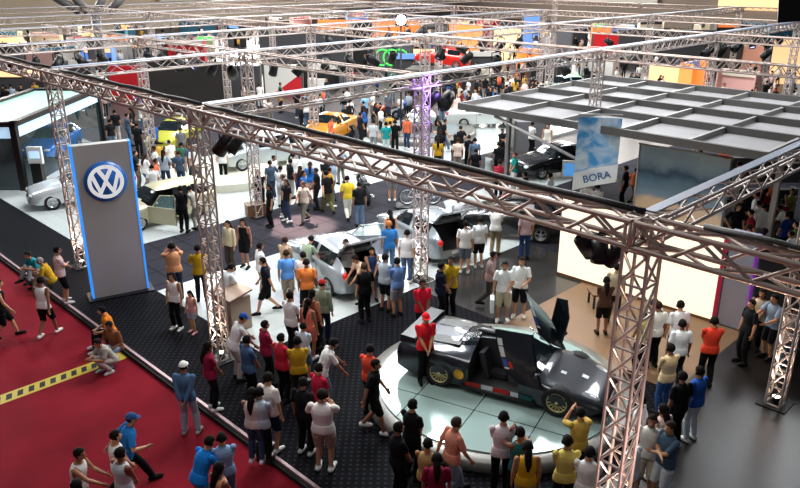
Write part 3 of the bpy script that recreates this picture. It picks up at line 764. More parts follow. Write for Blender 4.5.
for x in (XC, 35, 46, 60):
    ys = [5, YB1, YB2, YB3, 40, 49, 60] if x < 50 else [14.6, YB2, YB3, 40, 49, 60]
    for i in range(len(ys)-1): far((x, ys[i]+.2, ZT), (x, ys[i+1]-.2, ZT), False)
far((15.6+9, 5, ZT), (38, 5, ZT))
def tower(x, y, label, z0=FL, w=.31, near=True, pitch=.46, lamp=True, group='aluminium truss towers', warm=True, rc=.026, lampw=650):
    t = truss('truss_tower', (x, y, z0+.03), (x, y, ZT+.17), w, w, label, group, pitch=pitch, near=near, upright=True, rc=rc if near else .03, rb=.019)
    bp = MB().box((0, 0, -.014), (.62, .62, .028)); bp.build('base_plate', [MATS['black_metal']], t)
    if lamp:
        l = MB(); l.lathe([(.07, .03), (.09, .10), (.09, .16)], 14); lo = l.build('uplight', [MATS['black_metal']], t)
        q = MB(); q.lathe([(.0, .0), (.075, .0)], 14, (0, 0, .163), cap=False); q.build('lens', [MATS['warm_lens']], lo)
        ld = bpy.data.lights.new('uplight', 'SPOT'); ld.energy = lampw; ld.color = (1.0, .72, .55) if warm else (.95, .78, .85); ld.spot_size = R(50); ld.spot_blend = .6; ld.shadow_soft_size = .05
        o = bpy.data.objects.new('uplight_beam', ld); COL.objects.link(o); o.location = (x, y, z0+.24); o.rotation_euler = (math.pi, 0, 0)
    return t
tower(xm(14.7)+.12, YB1+.05, 'aluminium truss tower beside the podium with a bright uplight at its foot')
tower(xm(23)+.12, YB2-.25, 'aluminium truss tower just left of the tall grey sign')
tower(xm(4)+.18, YB0+.03, 'large near aluminium truss tower in front of the sports car turntable', w=.34, lampw=3000)
tower(XA, YB1, 'aluminium truss tower beside the grey hatchback with a violet lamp at its top', warm=False)
tower(16.0, 4.15, 'slim aluminium truss tower standing in the dark area at the right edge')
tower(XA, YB2, 'aluminium truss tower by the white low stage behind the aisle', pitch=.5)
far_t = [(XA, YB3, .15), (XC, YB1, .15), (XC, YB2, .15), (XC, YB3, .15), (35, YB1, .15), (35, YB2, .15), (35, YB3, 0), (46, YB1, 0), (46, YB2, 0), (XC, 40, .15), (35, 40, 0), (46, 40, 0), (46, YB3, 0), (25, 49, 0), (35, 49, 0), (46, 49, 0), (60, 40, 0), (60, YB2, 0), (35, 5.2, .15)]
for x, y, z in far_t: tower(x, y, 'distant aluminium truss tower holding up the far lattice of beams', z0=z, near=False, lamp=False, group='distant aluminium towers')

# ------------------------------------------------------------------ stage lights hung from the trusses
def stage_light(x, y, z, label, group, s=1.0, ang=0.0, glow=True, tilt=40):
    root = empty('stage_light', (x, y, z), R(ang)); root.scale = (s, s, s); tag(root, label, 'stage light', group)
    MB().box((0, 0, .02), (.10, .06, .08)).build('clamp', [MATS['black_metal']], root)
    y_ = MB(); y_.tube([(-.17, 0, -.30), (-.17, 0, -.06), (0, 0, -.02), (.17, 0, -.06), (.17, 0, -.30)], .018, 6); y_.build('yoke', [MATS['black_metal']], root)
    Rm = Matrix.Rotation(R(tilt), 3, 'X')
    h = MB(); h.lathe([(.06, .20), (.12, .16), (.14, -.02), (.15, -.24), (.135, -.24), (.12, -.20)], 16, cap=False)
    h.v = [tuple(Vector((0, 0, -.30))+Rm@Vector(p)) for p in h.v]
    hs = h.build('housing', [MATS['black_metal']], root)
    l = MB(); l.lathe([(0, -.19), (.125, -.19)], 16, cap=False); l.v = [tuple(Vector((0, 0, -.30))+Rm@Vector(p)) for p in l.v]
    l.build('lens', [MATS['lamp_lens'] if glow else MATS['black_trim']], hs)
    return root
zs = ZT-.22
gS = 'stage lights hung from the distant trusses'
for i, (dx, dy, s, g) in enumerate(((0, .22, 1.1, False), (.0, -.22, .9, False))):
    stage_light(XM+.2, YB1-1.0+dy, zs, ['big black moving spotlight under the front truss right of the podium tower', 'smaller black spotlight beside the big one near the podium tower'][i], 'black spotlights beside the podium tower', s, 30+40*i, g)
for i, yy in enumerate((4.36, 4.60, 4.84)):
    stage_light(XM+.10, yy, zs-.02, ['black spotlight cluster piece closest to the near truss tower', 'middle black spotlight of the three left of the near tower', 'outer black spotlight of the three left of the near tower'][i], 'three black spotlights beside the near tower', .78, 120*i, False)
spots = []
for k in range(6): spots.append((XA+1.2+k*1.25, YB2))
for k in range(2): spots.append((XA+.5+k*.6, YB1+.0))
for k in range(5): spots.append((XC, YB1+1.5+k*1.6))
for k in range(6): spots.append((XC+1+k*1.5, YB2))
for k in range(6): spots.append((XC+1.2+k*1.5, YB3))
for k in range(6): spots.append((35, 7+k*2.6))
for k in range(6): spots.append((XM+1+k*.9, YB3))
for k in range(6): spots.append((XA, YB2+1+k*1.3))
for k in range(5): spots.append((36+k*1.8, YB1))
for k, (x, y) in enumerate(spots):
    stage_light(x, y, zs, 'black par lamp clamped under a distant truss', gS, 1.1+.3*((k*5) % 3)/2, (k*67) % 360, k % 3 == 0, 25+(k*17) % 40)

# ------------------------------------------------------------------ grey totem sign with the round emblem
mat('sign_grey', '#a6a4a2', 0.55, noise=.05, nscale=60); mat('sign_blue_edge', '#2f8fe8', 0.3, emit='#2b8cf0', estr=0.9); mat('emblem_blue', '#2468b8', 0.3); mat('emblem_white', '#f2f6fa', 0.35, emit='#ffffff', estr=0.35)
a, b = Vector((7.62, 20.35, 0)), Vector((9.15, 19.92, 0)); dd = (b-a); Wd = dd.length; ang = math.atan2(dd.y, dd.x)
root = empty('sign_totem', ((a.x+b.x)/2, (a.y+b.y)/2, FL), ang)
tag(root, 'tall grey totem sign with blue edges and a round blue VW emblem', 'sign')
Ht = 4.58
MB().box((0, .12, Ht/2), (Wd-.10, .30, Ht-.02)).build('panel', [MATS['sign_grey']], root)
for s in (-1, 1): MB().box((s*(Wd/2-.02), .12, Ht/2), (.05, .32, Ht)).build('edge_light', [MATS['sign_blue_edge']], root)
MB().box((0, .12, .02), (Wd+.25, .7, .04)).build('base_plate', [MATS['black_metal']], root)
cz = Ht-1.08; Rr = .575
e = MB().lathe([(.001, -.03), (Rr*1.0, -.03), (Rr, .05), (.001, .05)][::-1], 48, (0, -.06, cz), 'y').build('emblem', [MATS['emblem_blue']], root)
w_ = MB()
for k in range(64):
    a0, a1 = 2*math.pi*k/64, 2*math.pi*(k+1)/64
    for (r0, r1, y_) in ((.66, .84, -.105),):
        P_ = lambda r, a: (Rr*r*math.cos(a), y_, cz+Rr*r*math.sin(a))
        w_.quad([P_(r0, a0), P_(r1, a0), P_(r1, a1), P_(r0, a1)])
w_.build('ring', [MATS['emblem_white']], e)
def stroke(pts, th, y_):
    m_ = MB(); pts = [Vector((p[0], 0, p[1])) for p in pts]; n_ = len(pts); L_ = []; R_ = []
    for i in range(n_):
        d0 = (pts[i]-pts[i-1]).normalized() if i else None; d1 = (pts[i+1]-pts[i]).normalized() if i < n_-1 else None
        if d0 is None: nn = Vector((-d1.z, 0, d1.x)); k_ = 1
        elif d1 is None: nn = Vector((-d0.z, 0, d0.x)); k_ = 1
        else:
            n0, n1 = Vector((-d0.z, 0, d0.x)), Vector((-d1.z, 0, d1.x)); nn = (n0+n1).normalized(); k_ = min(2.2, 1/max(.3, nn.dot(n0)))
        L_.append(pts[i]+nn*th*k_); R_.append(pts[i]-nn*th*k_)
    cv = lambda p: (p.x*Rr, y_, cz+p.z*Rr)
    for i in range(n_-1): m_.quad([cv(R_[i]), cv(R_[i+1]), cv(L_[i+1]), cv(L_[i])])
    return m_
stroke([(-.33, .68), (0, .10), (.33, .68)], .095, -.108).build('letter_v', [MATS['emblem_white']], e)
stroke([(-.62, .42), (-.30, -.52), (0, .02), (.30, -.52), (.62, .42)], .088, -.110).build('letter_w', [MATS['emblem_white']], e)

# ------------------------------------------------------------------ turntable
TC = Vector((11.98, 8.85, FL)); TR = 3.02
mat_tiles('table_glass', '#93a8a3', '#1c2422', 1.35, 0.10, 0.012, R(-17)); mat('table_rim', '#77756f', 0.35, .3); mat('table_side', '#2a2a2a', .5)
root = empty('turntable', TC); tag(root, 'round pale green turntable with dark seams under the black sports car', 'turntable')
MB().lathe([(TR-.30, 0), (TR-.02, 0), (TR, .05), (TR, .22), (TR-.06, .27), (TR-.30, .27)], 96).build('rim', [MATS['table_rim']], root)
MB().lathe([(TR-.32, .02), (TR-.32, .30)], 96, smooth=False).build('deck', [MATS['table_glass']], root)

# ------------------------------------------------------------------ grey canopy roof on the right
mat('roof_panel', '#817f80', .6, noise=.06, nscale=2); mat('roof_rib', '#8e8c8a', .5, .3); mat('roof_beam', '#4a4846', .6)  # beam tone darkened: shade on their camera-facing sides is in the colour
root = empty('stand_canopy', (26.4, 13.2, FL)); tag(root, 'big flat grey canopy roof of ribbed panels on slim posts', 'canopy')
X0, X1, Y0, Y1, ZR = -5.0, 5.2, -6.2, 5.0, 4.35
nx, ny = 4, 5
px_, py_ = (X1-X0)/nx, (Y1-Y0)/ny
for i in range(nx):
    for j in range(ny):
        m_ = MB(); x0, y0 = X0+i*px_, Y0+j*py_
        m_.box2((x0+.05, y0+.05, ZR-.22), (x0+px_-.05, y0+py_-.05, ZR-.16)); m_.build('panel', [MATS['roof_panel']], root)
for i in range(nx+1):
    MB().box2((X0+i*px_-.07, Y0-.05, ZR-(.42 if i else .24)), (X0+i*px_+.07, Y1+.05, ZR+(.07 if i else .0))).build('beam', [MATS['roof_beam']], root)
for j in range(ny+1):
    MB().box2((X0-.05, Y0+j*py_-.05, ZR-.20), (X1+.05, Y0+j*py_+.05, ZR+.02)).build('rib', [MATS['roof_rib']], root)
for (x, y) in ((X0+2.6, Y0+.4), (X1-.4, Y0+.4), (X0+2.6, Y1-.4), (X1-.4, Y1-.4)):
    MB().box2((x-.08, y-.08, 0), (x+.08, y+.08, ZR-.42)).build('post', [MATS['roof_rib']], root)
st = MB().tube([(X0+.1, 3.4, ZR-.30), (X0+.3, -1.7, 2.55)], .06, 8); st.build('strut', [MATS['roof_rib']], root)

# banner reading BORA and the big printed cloth
def mat_sky():
    m = mat('banner_sky', '#4aa0dc', .7); nt = m.node_tree; b = nt.nodes['Principled BSDF']
    tc = nt.nodes.new('ShaderNodeTexCoord'); n = nt.nodes.new('ShaderNodeTexNoise'); n.inputs['Scale'].default_value = 1.6; n.inputs['Detail'].default_value = 4; n.inputs['Distortion'].default_value = 1.0
    r = nt.nodes.new('ShaderNodeValToRGB'); r.color_ramp.elements[0].color = hx('#3f97d8'); r.color_ramp.elements[0].position = .38; r.color_ramp.elements[1].color = hx('#cfe2ee'); r.color_ramp.elements[1].position = .66
    nt.links.new(tc.outputs['Object'], n.inputs['Vector']); nt.links.new(n.outputs['Fac'], r.inputs['Fac']); nt.links.new(r.outputs['Color'], b.inputs['Base Color']); return m
mat_sky(); mat('banner_white', '#dfe8ee', .7); mat('ink_blue', '#2f5d92', .7)
root = empty('hanging_banner', (21.27, 12.18, 2.32), R(-52)); root['label'] = 'hanging blue sky banner with a white strip reading BORA'; root['category'] = 'banner'
def curved(x0, x1, z0, z1, dz0, m_, nm, dz1=0.0, thick=.01, y_=0.0, amp=.06, par=None):
    q = MB(); n_ = 12
    for side in (0, 1):
        for i in range(n_+1):
            t_ = i/n_; x = x0+(x1-x0)*t_; yy = y_+amp*math.sin(t_*4.5)+side*thick
            q.v += [(x, yy, z0+dz0*t_), (x, yy, z1+dz1*t_)]
    for i in range(n_): 
        o_ = 2*i; q.f.append((o_, o_+2, o_+3, o_+1)); o_ = 2*(n_+1)+2*i; q.f.append((o_, o_+1, o_+3, o_+2)); q.m += [0, 0]; q.sm += [True, True]
    return q.build(nm, [MATS[m_]], par or root)
curved(-.68, .68, .60, 2.45, .36, 'banner_sky', 'sky_print'); ws = curved(-.70, .70, 0, .62, .36, 'banner_white', 'white_strip', .36)
tm = text_mesh('BORA', .34, .004, .006); tm.materials.append(MATS['ink_blue']); o = bpy.data.objects.new('lettering', tm); COL.objects.link(o); o.parent = ws; o.location = (.05, -.075, .50); o.rotation_euler = (R(90), R(-14), 0)
MB().tube([(-.7, 0, 2.55), (.7, 0, 2.55)], .025, 8).build('rod', [MATS['roof_rib']], root)
def mat_print():
    m = mat('cloth_print', '#6f8a9c', .75); nt = m.node_tree; b = nt.nodes['Principled BSDF']
    tc = nt.nodes.new('ShaderNodeTexCoord'); sp = nt.nodes.new('ShaderNodeSeparateXYZ'); n = nt.nodes.new('ShaderNodeTexNoise'); n.inputs['Scale'].default_value = 1.1; n.inputs['Detail'].default_value = 5
    ad = nt.nodes.new('ShaderNodeMath'); ad.operation = 'MULTIPLY_ADD'; ad.inputs[1].default_value = 1.1
    nt.links.new(tc.outputs['Object'], n.inputs['Vector']); nt.links.new(tc.outputs['Object'], sp.inputs['Vector'])
    nt.links.new(n.outputs['Fac'], ad.inputs[0]); nt.links.new(sp.outputs['Z'], ad.inputs[2])
    mr = nt.nodes.new('ShaderNodeMapRange'); mr.inputs['From Min'].default_value = .3; mr.inputs['From Max'].default_value = 3.4
    r = nt.nodes.new('ShaderNodeValToRGB'); cr = r.color_ramp
    cr.elements[0].color = hx('#c2a98c'); cr.elements[0].position = .12; cr.elements[1].color = hx('#93a3ab'); cr.elements[1].position = .95
    for p_, c_ in ((.27, '#bda58d'), (.33, '#6d8594'), (.50, '#56748c'), (.60, '#2f4a62'), (.68, '#687f90')):
        el = cr.elements.new(p_); el.color = hx(c_)
    nt.links.new(ad.outputs[0], mr.inputs['Value']); nt.links.new(mr.outputs[0], r.inputs['Fac']); nt.links.new(r.outputs['Color'], b.inputs['Base Color']); return m
mat_print()
root = empty('printed_cloth', (22.35, 9.75, 1.45), R(-86)); root['label'] = 'large wavy printed cloth in blue grey and sand hanging below the canopy'; root['category'] = 'banner'
curved(-1.45, 1.45, 0, 2.45, .25, 'cloth_print', 'print', amp=.14)
MB().tube([(-1.5, 0, 2.47), (1.5, 0, 2.47)], .03, 8).build('rod', [MATS['roof_rib']], root)
for s in (-1, 1): MB().tube([(s*1.45, 0, -1.3), (s*1.45, 0, 2.5)], .03, 8).build('post', [MATS['roof_rib']], root)

# ------------------------------------------------------------------ lit white wall, silver panel, black booth
mat('lightbox', '#fff0d8', .5, emit='#fff0d4', estr=.85); mat('red_edge', '#c02848', .4, emit='#c02848', estr=.3); mat('silver_panel', '#a2a4b4', .3, .4, noise=.12, nscale=1.2); mat('violet_edge', '#8a4aa0', .4, emit='#8038a8', estr=.4)
mat('black_wall', '#0a0a0c', .6); mat('cream_wall', '#d8cdb8', .7); mat('wood', '#6b4a30', .45)
wa, wb_ = G(557, 274, FL), G(711, 322, FL); d_ = (wb_-wa); an = math.atan2(d_.y, d_.x)
root = empty('light_wall', (wa.x, wa.y, FL), an); tag(root, 'glowing white display wall with a red edge behind the visitors', 'display wall')
MB().box2((0, 0, .08), (d_.length, .25, 2.55)).build('panel', [MATS['lightbox']], root)
MB().box2((d_.length, -.02, 0), (d_.length+.025, .27, 2.58)).build('edge', [MATS['red_edge']], root)
MB().box2((0, -.02, 0), (d_.length, .26, .08)).build('plinth', [MATS['wood']], root)
tvp = MB().box2((.95, -.10, 1.25), (1.55, -.01, 1.72)); tvp.build('tv_set', [MATS['black_metal']], root)  # dark television on the front of the glowing wall
u_ = d_.normalized()
sp_ = wa+u_*(d_.length+.14)
root = empty('silver_panel', (sp_.x, sp_.y, FL), an+R(0)); tag(root, 'tall silver grey panel with violet edge beside the glowing wall', 'panel')
MB().box2((0, .05, 0), (.66, .25, 2.7)).build('panel', [MATS['silver_panel']], root); MB().box2((.66, .03, 0), (.70, .27, 2.7)).build('edge', [MATS['violet_edge']], root)
bp_ = sp_+u_*.80
root = empty('black_booth', (bp_.x, bp_.y, FL), an); tag(root, 'black booth wall with white counter right of the silver panel', 'booth')
MB().box2((0, .10, 0), (4.6, .30, 2.6)).build('wall', [MATS['black_wall']], root)
MB().box2((.55, -.75, 0), (.95, -.35, 1.0)).build('counter', [MATS['cream_wall']], root)
MB().lathe([(.0, 1.0), (.25, 1.0), (.25, 1.04), (0, 1.04)][::-1], 20, (.75, -.55, 0)).build('counter_top', [MATS['white_plastic']], root)
tb = G(597, 306, FL); root = empty('side_table', (tb.x+.2, tb.y-.1, FL), R(-40)); tag(root, 'low brown table on the tan floor before the glowing wall', 'table')
MB().box((0, 0, .42), (.9, .55, .05)).build('table_top', [MATS['wood']], root)
for sx in (-1, 1):
    for sy in (-1, 1): MB().box((sx*.38, sy*.22, .2), (.05, .05, .40)).build('leg', [MATS['black_metal']], root)
mat('sticker_white', '#d8dce0', .4); mat('sticker_red', '#c02418', .4); mat('sticker_blue', '#2850a8', .4); mat('sticker_yellow', '#e0a820', .4); mat('sticker_teal', '#20686c', .4); mat('lamp_cover', '#8f9296', .1, .2, coat=.8); mat('carbon_dark', '#131417', .4, .2)
def HERO_SIDES(root, P, f, part):
    pm = MATS['paint_#23252d0.28']
    # raised doors: a tall curved shell on each side, hinged at the foot of the windscreen
    for s, tall in ((1, 1.0), (-1, 1.06)):
        def pt(u, v, off=0.0):      # u along the door length (upwards when raised), v across (rear..front)
            x = 1.30+.66*(1-v)+.52*u-.12*u*u
            y = .96-.16*u+.10*math.sin(u*2.2)-.34*(1-v)*0-.42*v*u*.9+.10*(1-v)
            z = .58+1.18*u*tall+.10*(1-v)*(1-u)-.22*v*u*u
            return Vector((x+off*.5, s*(y+off), z))
        N = 10; shell = MB()
        for off, fl in ((.03, 1), (-.03, -1)):
            for i in range(N):
                for j in range(6):
                    q = [pt(i/N, j/6, off), pt((i+1)/N, j/6, off), pt((i+1)/N, (j+1)/6, off), pt(i/N, (j+1)/6, off)]
                    shell.quad(q[::fl*s], 0, True)
        rim_ = [(i/N, 0) for i in range(N+1)]+[(1, j/6) for j in range(1, 7)]+[(i/N, 1) for i in range(N-1, -1, -1)]+[(0, j/6) for j in range(5, 0, -1)]
        for k in range(len(rim_)):
            a, b = rim_[k], rim_[(k+1) % len(rim_)]
            shell.quad([pt(*a, .03), pt(*b, .03), pt(*b, -.03), pt(*a, -.03)], 0, True); shell.quad([pt(*a, -.03), pt(*b, -.03), pt(*b, .03), pt(*a, .03)], 0, True)
        d = part('door', shell, [pm])
        st = MB(); cols = [('sticker_white', .86, .72), ('sticker_white', .70, .50), ('sticker_blue', .46, .32), ('sticker_white', .30, .26)]
        for nm, u0, u1 in cols:
            m_ = MB(); q = [pt(u0, .04, .036), pt(u1, .04, .036), pt(u1, .17, .036), pt(u0, .17, .036)]; m_.quad(q); m_.quad(q[::-1])
            q = [p_+(pt(u0, .1, -.036)-pt(u0, .1, .036)) for p_ in q]; m_.quad(q); m_.quad(q[::-1]); part('sticker', m_, [MATS[nm]], d)
        m_ = MB(); q = [pt(.42, .20, .036), pt(.28, .20, .036), pt(.28, .30, .036), pt(.42, .30, .036)]; m_.quad(q); m_.quad(q[::-1]); part('sticker', m_, [MATS['sticker_red']], d)
        # side glass still in its frame, standing free above the windscreen pillar
        if s > 0: continue
        fr = MB(); pts = [Vector((1.40, s*.78, .72)), Vector((1.28, s*.84, 1.45)), Vector((1.36, s*.88, 1.86)), Vector((1.58, s*.88, 1.88)), Vector((1.66, s*.86, 1.3)), Vector((1.66, s*.82, .76))]
        fr.tube(pts, .022, 6, closed=True); fo = part('door_frame', fr, [MATS['carbon_dark']])
        g = MB(); g.quad(pts); g.quad(pts[::-1]); part('window', g, [MATS['car_glass']], fo)
        # stay
        m_ = MB().tube([(1.55, s*.86, .62), (2.15, s*.80, 1.05)], .015, 6); part('gas_strut', m_, [MATS['chrome']])
    # sill stickers on both flanks
    for s in (1, -1):
        def sill(x, z, o=.012): return Vector((x, s*(f('w', x)*(.975)+o), z))
        x = 3.18
        m_ = MB(); c = sill(x, .44, .03); n_ = 20
        ring = [c+Vector((.12*math.cos(2*math.pi*k/n_), 0, .12*math.sin(2*math.pi*k/n_))) for k in range(n_)]
        m_.quad(ring); m_.quad(ring[::-1]); part('sticker', m_, [MATS['sticker_yellow']])
        x = 3.02
        for nm, L_ in (('sticker_red', .34), ('sticker_white', .26), ('sticker_red', .36), ('sticker_white', .18), ('sticker_teal', .30)):
            m_ = MB(); a, b = x, x-L_; q = [sill(a, .20, .03), sill(b, .20, .03), sill(b, .31, .03), sill(a, .31, .03)]; m_.quad(q); m_.quad(q[::-1]); part('sticker', m_, [MATS[nm]]); x = b-.02
        m_ = MB(); m_.tube([sill(3.12, .17, .0), sill(2.3, .15, .02), sill(1.45, .15, .0)], .05, 8); part('side_skirt', m_, [MATS['carbon_dark']])
        # faired headlamp
        m_ = MB(); m_.ball((.40, s*.60, .475), (.27, .13, .05), 16, rot=Matrix.Rotation(R(-14), 3, 'Y') @ Matrix.Rotation(R(s*14), 3, 'Z')); part('headlight', m_, [MATS['lamp_cover']])
        m_ = MB(); m_.ball((4.73, s*.62, .66), (.04, .10, .10), 12); part('tail_light', m_, [MATS['tail_lamp']])
        m_ = MB(); m_.tube([(1.55, s*.93, .74), (1.42, s*1.05, .92)], .015, 6); m_.ball((1.40, s*1.07, .95), (.07, .09, .055), 10); part('side_mirror', m_, [pm])
        m_ = MB(); m_.box((3.25, s*(f('w', 3.25)*.96), .62), (.46, .05, .20), Matrix.Rotation(R(-12), 3, 'Y')); part('side_intake', m_, [MATS['black_trim']])
        m_ = MB(); m_.box((3.75, s*.42, f('zt', 3.75)-.005), (.85, .34, .03), Matrix.Rotation(R(3), 3, 'Y')); part('deck_vent', m_, [MATS['black_trim']])
        m_ = MB(); m_.box2((2.25, s*.30-.20*s*0-.17, .30), (2.75, s*.30+.17, .42)); m_.box((2.72, s*.42, .60), (.12, .34, .62), Matrix.Rotation(R(14), 3, 'Y')); part('front_seat', m_, [MATS['seat_cloth']])
    m_ = MB(); m_.box((.16, 0, .13), (.42, 1.62, .035)); part('splitter', m_, [MATS['carbon_dark']])
    m_ = MB(); m_.box((.045, 0, .26), (.10, .95, .12)); part('lower_intake', m_, [MATS['black_trim']])
    m_ = MB(); m_.box((.62, 0, f('zt', .62)+.012), (.14, .12, .006), Matrix.Rotation(R(-14), 3, 'Y')); part('badge', m_, [MATS['sticker_white']])
    m_ = MB(); m_.box((1.05, .18, f('zt', 1.05)+.014), (.12, .10, .006), Matrix.Rotation(R(-10), 3, 'Y')); part('badge', m_, [MATS['sticker_white']])
    m_ = MB(); m_.lathe([(.09, 0), (.13, .06), (.13, .30)], 14, (2.55, 0, 1.08)); m_ = MB().ball((2.75, 0, 1.15), (.40, .11, .07), 14); part('roof_scoop', m_, [MATS['carbon_dark']])
    w_ = MB(); w_.box((4.50, 0, .99), (.34, 1.62, .035), Matrix.Rotation(R(-4), 3, 'Y')); w_.box((4.50, .80, .92), (.38, .02, .16)); w_.box((4.50, -.80, .92), (.38, .02, .16)); part('rear_wing', w_, [MATS['carbon_dark']])
    for s in (1, -1):
        m_ = MB().box((4.50, s*.45, .93), (.16, .025, .12)); part('wing_stay', m_, [MATS['carbon_dark']])
    m_ = MB(); m_.tube([(2.05, -.20, .78), (2.05, 0, .90), (2.05, .2, .78), (2.05, 0, .66)], .014, 6, closed=True); part('steering_wheel', m_, [MATS['black_trim']])
# ------------------------------------------------------------------ glass showroom box on the left
mat('box_glass', '#5c7474', .04, alpha=.10); mat('teal_roof', '#8fb3a8', .6); mat('blue_glow', '#bfe4ff', .4, emit='#bfe2ff', estr=.6)
ka = G(25, 190, FL); kb = G(104, 143, FL)
an = math.atan2((kb-ka).y, (kb-ka).x); LW = (kb-ka).length; LD = 3.4; KH = 2.8
root = empty('glass_showroom', (ka.x, ka.y, FL), an); tag(root, 'black framed glass showroom box with lit white fascia holding a blue car', 'showroom box')
for x, y in ((0, 0), (LW, 0), (0, LD), (LW, LD)):
    MB().box2((x-.13, y-.13, 0), (x+.13, y+.13, KH)).build('post', [MATS['black_metal']], root)
for (x0, y0, x1, y1) in ((0, 0, LW, 0), (0, LD, LW, LD), (0, 0, 0, LD), (LW, 0, LW, LD)):
    MB().box2((x0-.15, y0-.15, KH), (x1+.15, y1+.15, KH+.22)).build('roof_edge', [MATS['black_metal']], root)
MB().box2((.15, .15, KH+.02), (LW-.15, LD-.15, KH+.10)).build('roof', [MATS['teal_roof']], root)
MB().box2((.13, -.03, KH-.50), (LW-.13, .05, KH-.02)).build('fascia', [MATS['blue_glow']], root)
MB().box2((-.05, .13, KH-.50), (.03, LD-.13, KH-.02)).build('fascia', [MATS['blue_glow']], root)
MB().box2((.13, -.01, .04), (LW-.13, .01, KH-.50)).build('glass', [MATS['box_glass']], root)
MB().box2((-.01, .13, .04), (.01, LD-.13, KH-.50)).build('glass', [MATS['box_glass']], root)
MB().box2((.13, LD-.06, .04), (LW-.13, LD, KH)).build('back_panel', [MATS['dark_grey'] if 'dark_grey' in MATS else mat('dark_grey', '#3b3b3e', .7)], root)  # added panel, darkens the view through the glass
MB().box2((0, 0, .0), (LW, LD, .04)).build('floor_plate', [mat('plate_grey', '#3c4244', .3)], root)
kx = Vector((math.cos(an), math.sin(an), 0)); ky = Vector((-math.sin(an), math.cos(an), 0))
bc = G(52, 142, .8)
car((bc.x, bc.y, FL+.04), math.degrees(an)+180, 'hatch', '#1f78d8', 'blue hatchback parked inside the glass showroom box')
# information column
ic = G(41, 187, FL); root = empty('info_kiosk', (ic.x, ic.y, FL), R(-45)); tag(root, 'white information kiosk with a screen in front of the glass showroom', 'kiosk')
MB().box((0, 0, .55), (.45, .35, 1.1)).build('column', [MATS['black_metal']], root)
MB().box((0, -.02, 1.45), (.62, .18, .75)).build('head', [MATS['white_plastic']], root)
MB().box((0, -.125, 1.48), (.44, .02, .30)).build('screen', [MATS['blue_glow']], root)

# ------------------------------------------------------------------ cars
HERO, P_, f_, hpart = car((12.15, 8.70, FL+.30), -72, 'super', '#23252d', 'black racing sports car with raised doors and gold wheels on the turntable', open_doors=(1, -1), rim='gold', rough=.28, metal=.5, name='sports_car')
HERO_SIDES(HERO, P_, f_, hpart) if 'HERO_SIDES' in globals() else None
car((13.75, 16.75, FL), 78, 'hatch', '#9fa6ab', 'silver hatchback with open tailgate and open doors on the pale stand', open_tail=True, open_doors=(1,))
car((17.75, 16.6, FL), 76, 'hatch', '#868f93', 'grey hatchback with open tailgate beside the violet-lit tower', open_tail=True)
car((12.75, 25.75, FL), 178, 'wagon', '#bdb695', 'pale beige small car with open front doors behind the grey sign', open_doors=(1, -1), rough=.35, sc=.93)
p = G(66, 207, FL); car((p.x+.9, p.y+.4, FL), 165, 'hatch', '#c6cacc', 'white car half hidden behind the grey sign', detail=False)
p = G(176, 146, FL); car((p.x, p.y, FL+.02), 215, 'hatch', '#b8b838', 'yellow car on a stand behind the crowd', detail=False)
p = G(240, 158, FL); car((p.x-.6, p.y-3.0, .50), 165, 'wagon', '#b4bcbe', 'silver people carrier with raised bonnet on the white low stage', open_hood=True)
p = G(330, 140, FL); car((p.x, p.y, FL+.1), 205, 'sedan', '#d98a1c', 'orange and yellow coupe beyond the front truss', rough=.3)
p = G(482, 126, FL); car((p.x, p.y, FL+.05), -42, 'sedan', '#ccd0cc', 'white saloon on the pale far stand left of the canopy')
p = G(442, 66, 2.2); rc_ = car((p.x, p.y, 2.22), 118, 'hatch', '#e0281a', 'bright red car raised on a ramp in the far hall')[0]; rc_.rotation_euler = (0, R(5), rc_.rotation_euler.z)
RP = p
p = G(525, 238, FL); car((p.x, p.y+.8, FL), 120, 'hatch', '#15161a', 'black car standing behind the visitors near the grey floor', detail=False)
p = G(556, 172, FL); car((p.x, p.y, FL), 160, 'sedan', '#101216', 'black saloon by the monitor left of the blue banner', detail=False)
p = G(605, 70, 0); car((p.x, p.y, .1), 200, 'hatch', '#a81818', 'dark red car far away above the canopy', detail=False)
p = G(560, 96, 0); car((p.x, p.y, .1), 160, 'hatch', '#9fc0b0', 'pale green car behind the canopy roof', detail=False)
p = G(700, 118, 0)

# ramp under the red car and the grey ring behind it
root = empty('car_ramp', (RP.x, RP.y, 0), R(118)); tag(root, 'dark ramp lifting the bright red car in the far hall', 'ramp')
MB().box2((-2.4, -1.1, 0), (2.4, 1.1, 1.9)).build('base', [MATS['black_wall']], root); MB().box2((-2.6, -1.2, 1.9), (2.6, 1.2, 2.02)).build('deck', [MATS['table_rim']], root)
pts = [(2.6*math.cos(R(a)), 0, 3.6*math.sin(R(a))) for a in range(0, 181, 10)]
p = G(432, 62, 0)
m_ = MB().tube(pts, .28, 8); o = m_.build('arch', [MATS['roof_beam']], None, (p.x, p.y, .0), (0, 0, R(-45))); tag(o, 'grey arch hoop standing behind the bright red car', 'arch')

# ------------------------------------------------------------------ low stages, discs and stands
mat('stage_white', '#d5d4c2', .35); mat('stage_green', '#747c7e', .25)
p = G(232, 186, FL); root = empty('low_stage', (p.x+1.2, p.y+1.6, FL)); tag(root, 'white low stage with rounded front in the middle stand', 'stage')
pl = [(3.3*math.cos(R(a)), 2.9*math.sin(R(a))) for a in range(0, 360, 6)]
MB().prism(pl, 0, .34).build('deck', [MATS['stage_white']], root)
p = G(428, 133, FL); root = empty('round_stage', (p.x-.6, p.y, FL)); tag(root, 'pale round stage disc beside the violet-lit tower', 'stage')
MB().lathe([(3.2, 0), (3.2, .28), (2.9, .32)], 48).build('deck', [MATS['table_rim']], root); MB().lathe([(2.4, .33), (2.4, .36)], 48).build('glass_disc', [MATS['stage_green']], root)
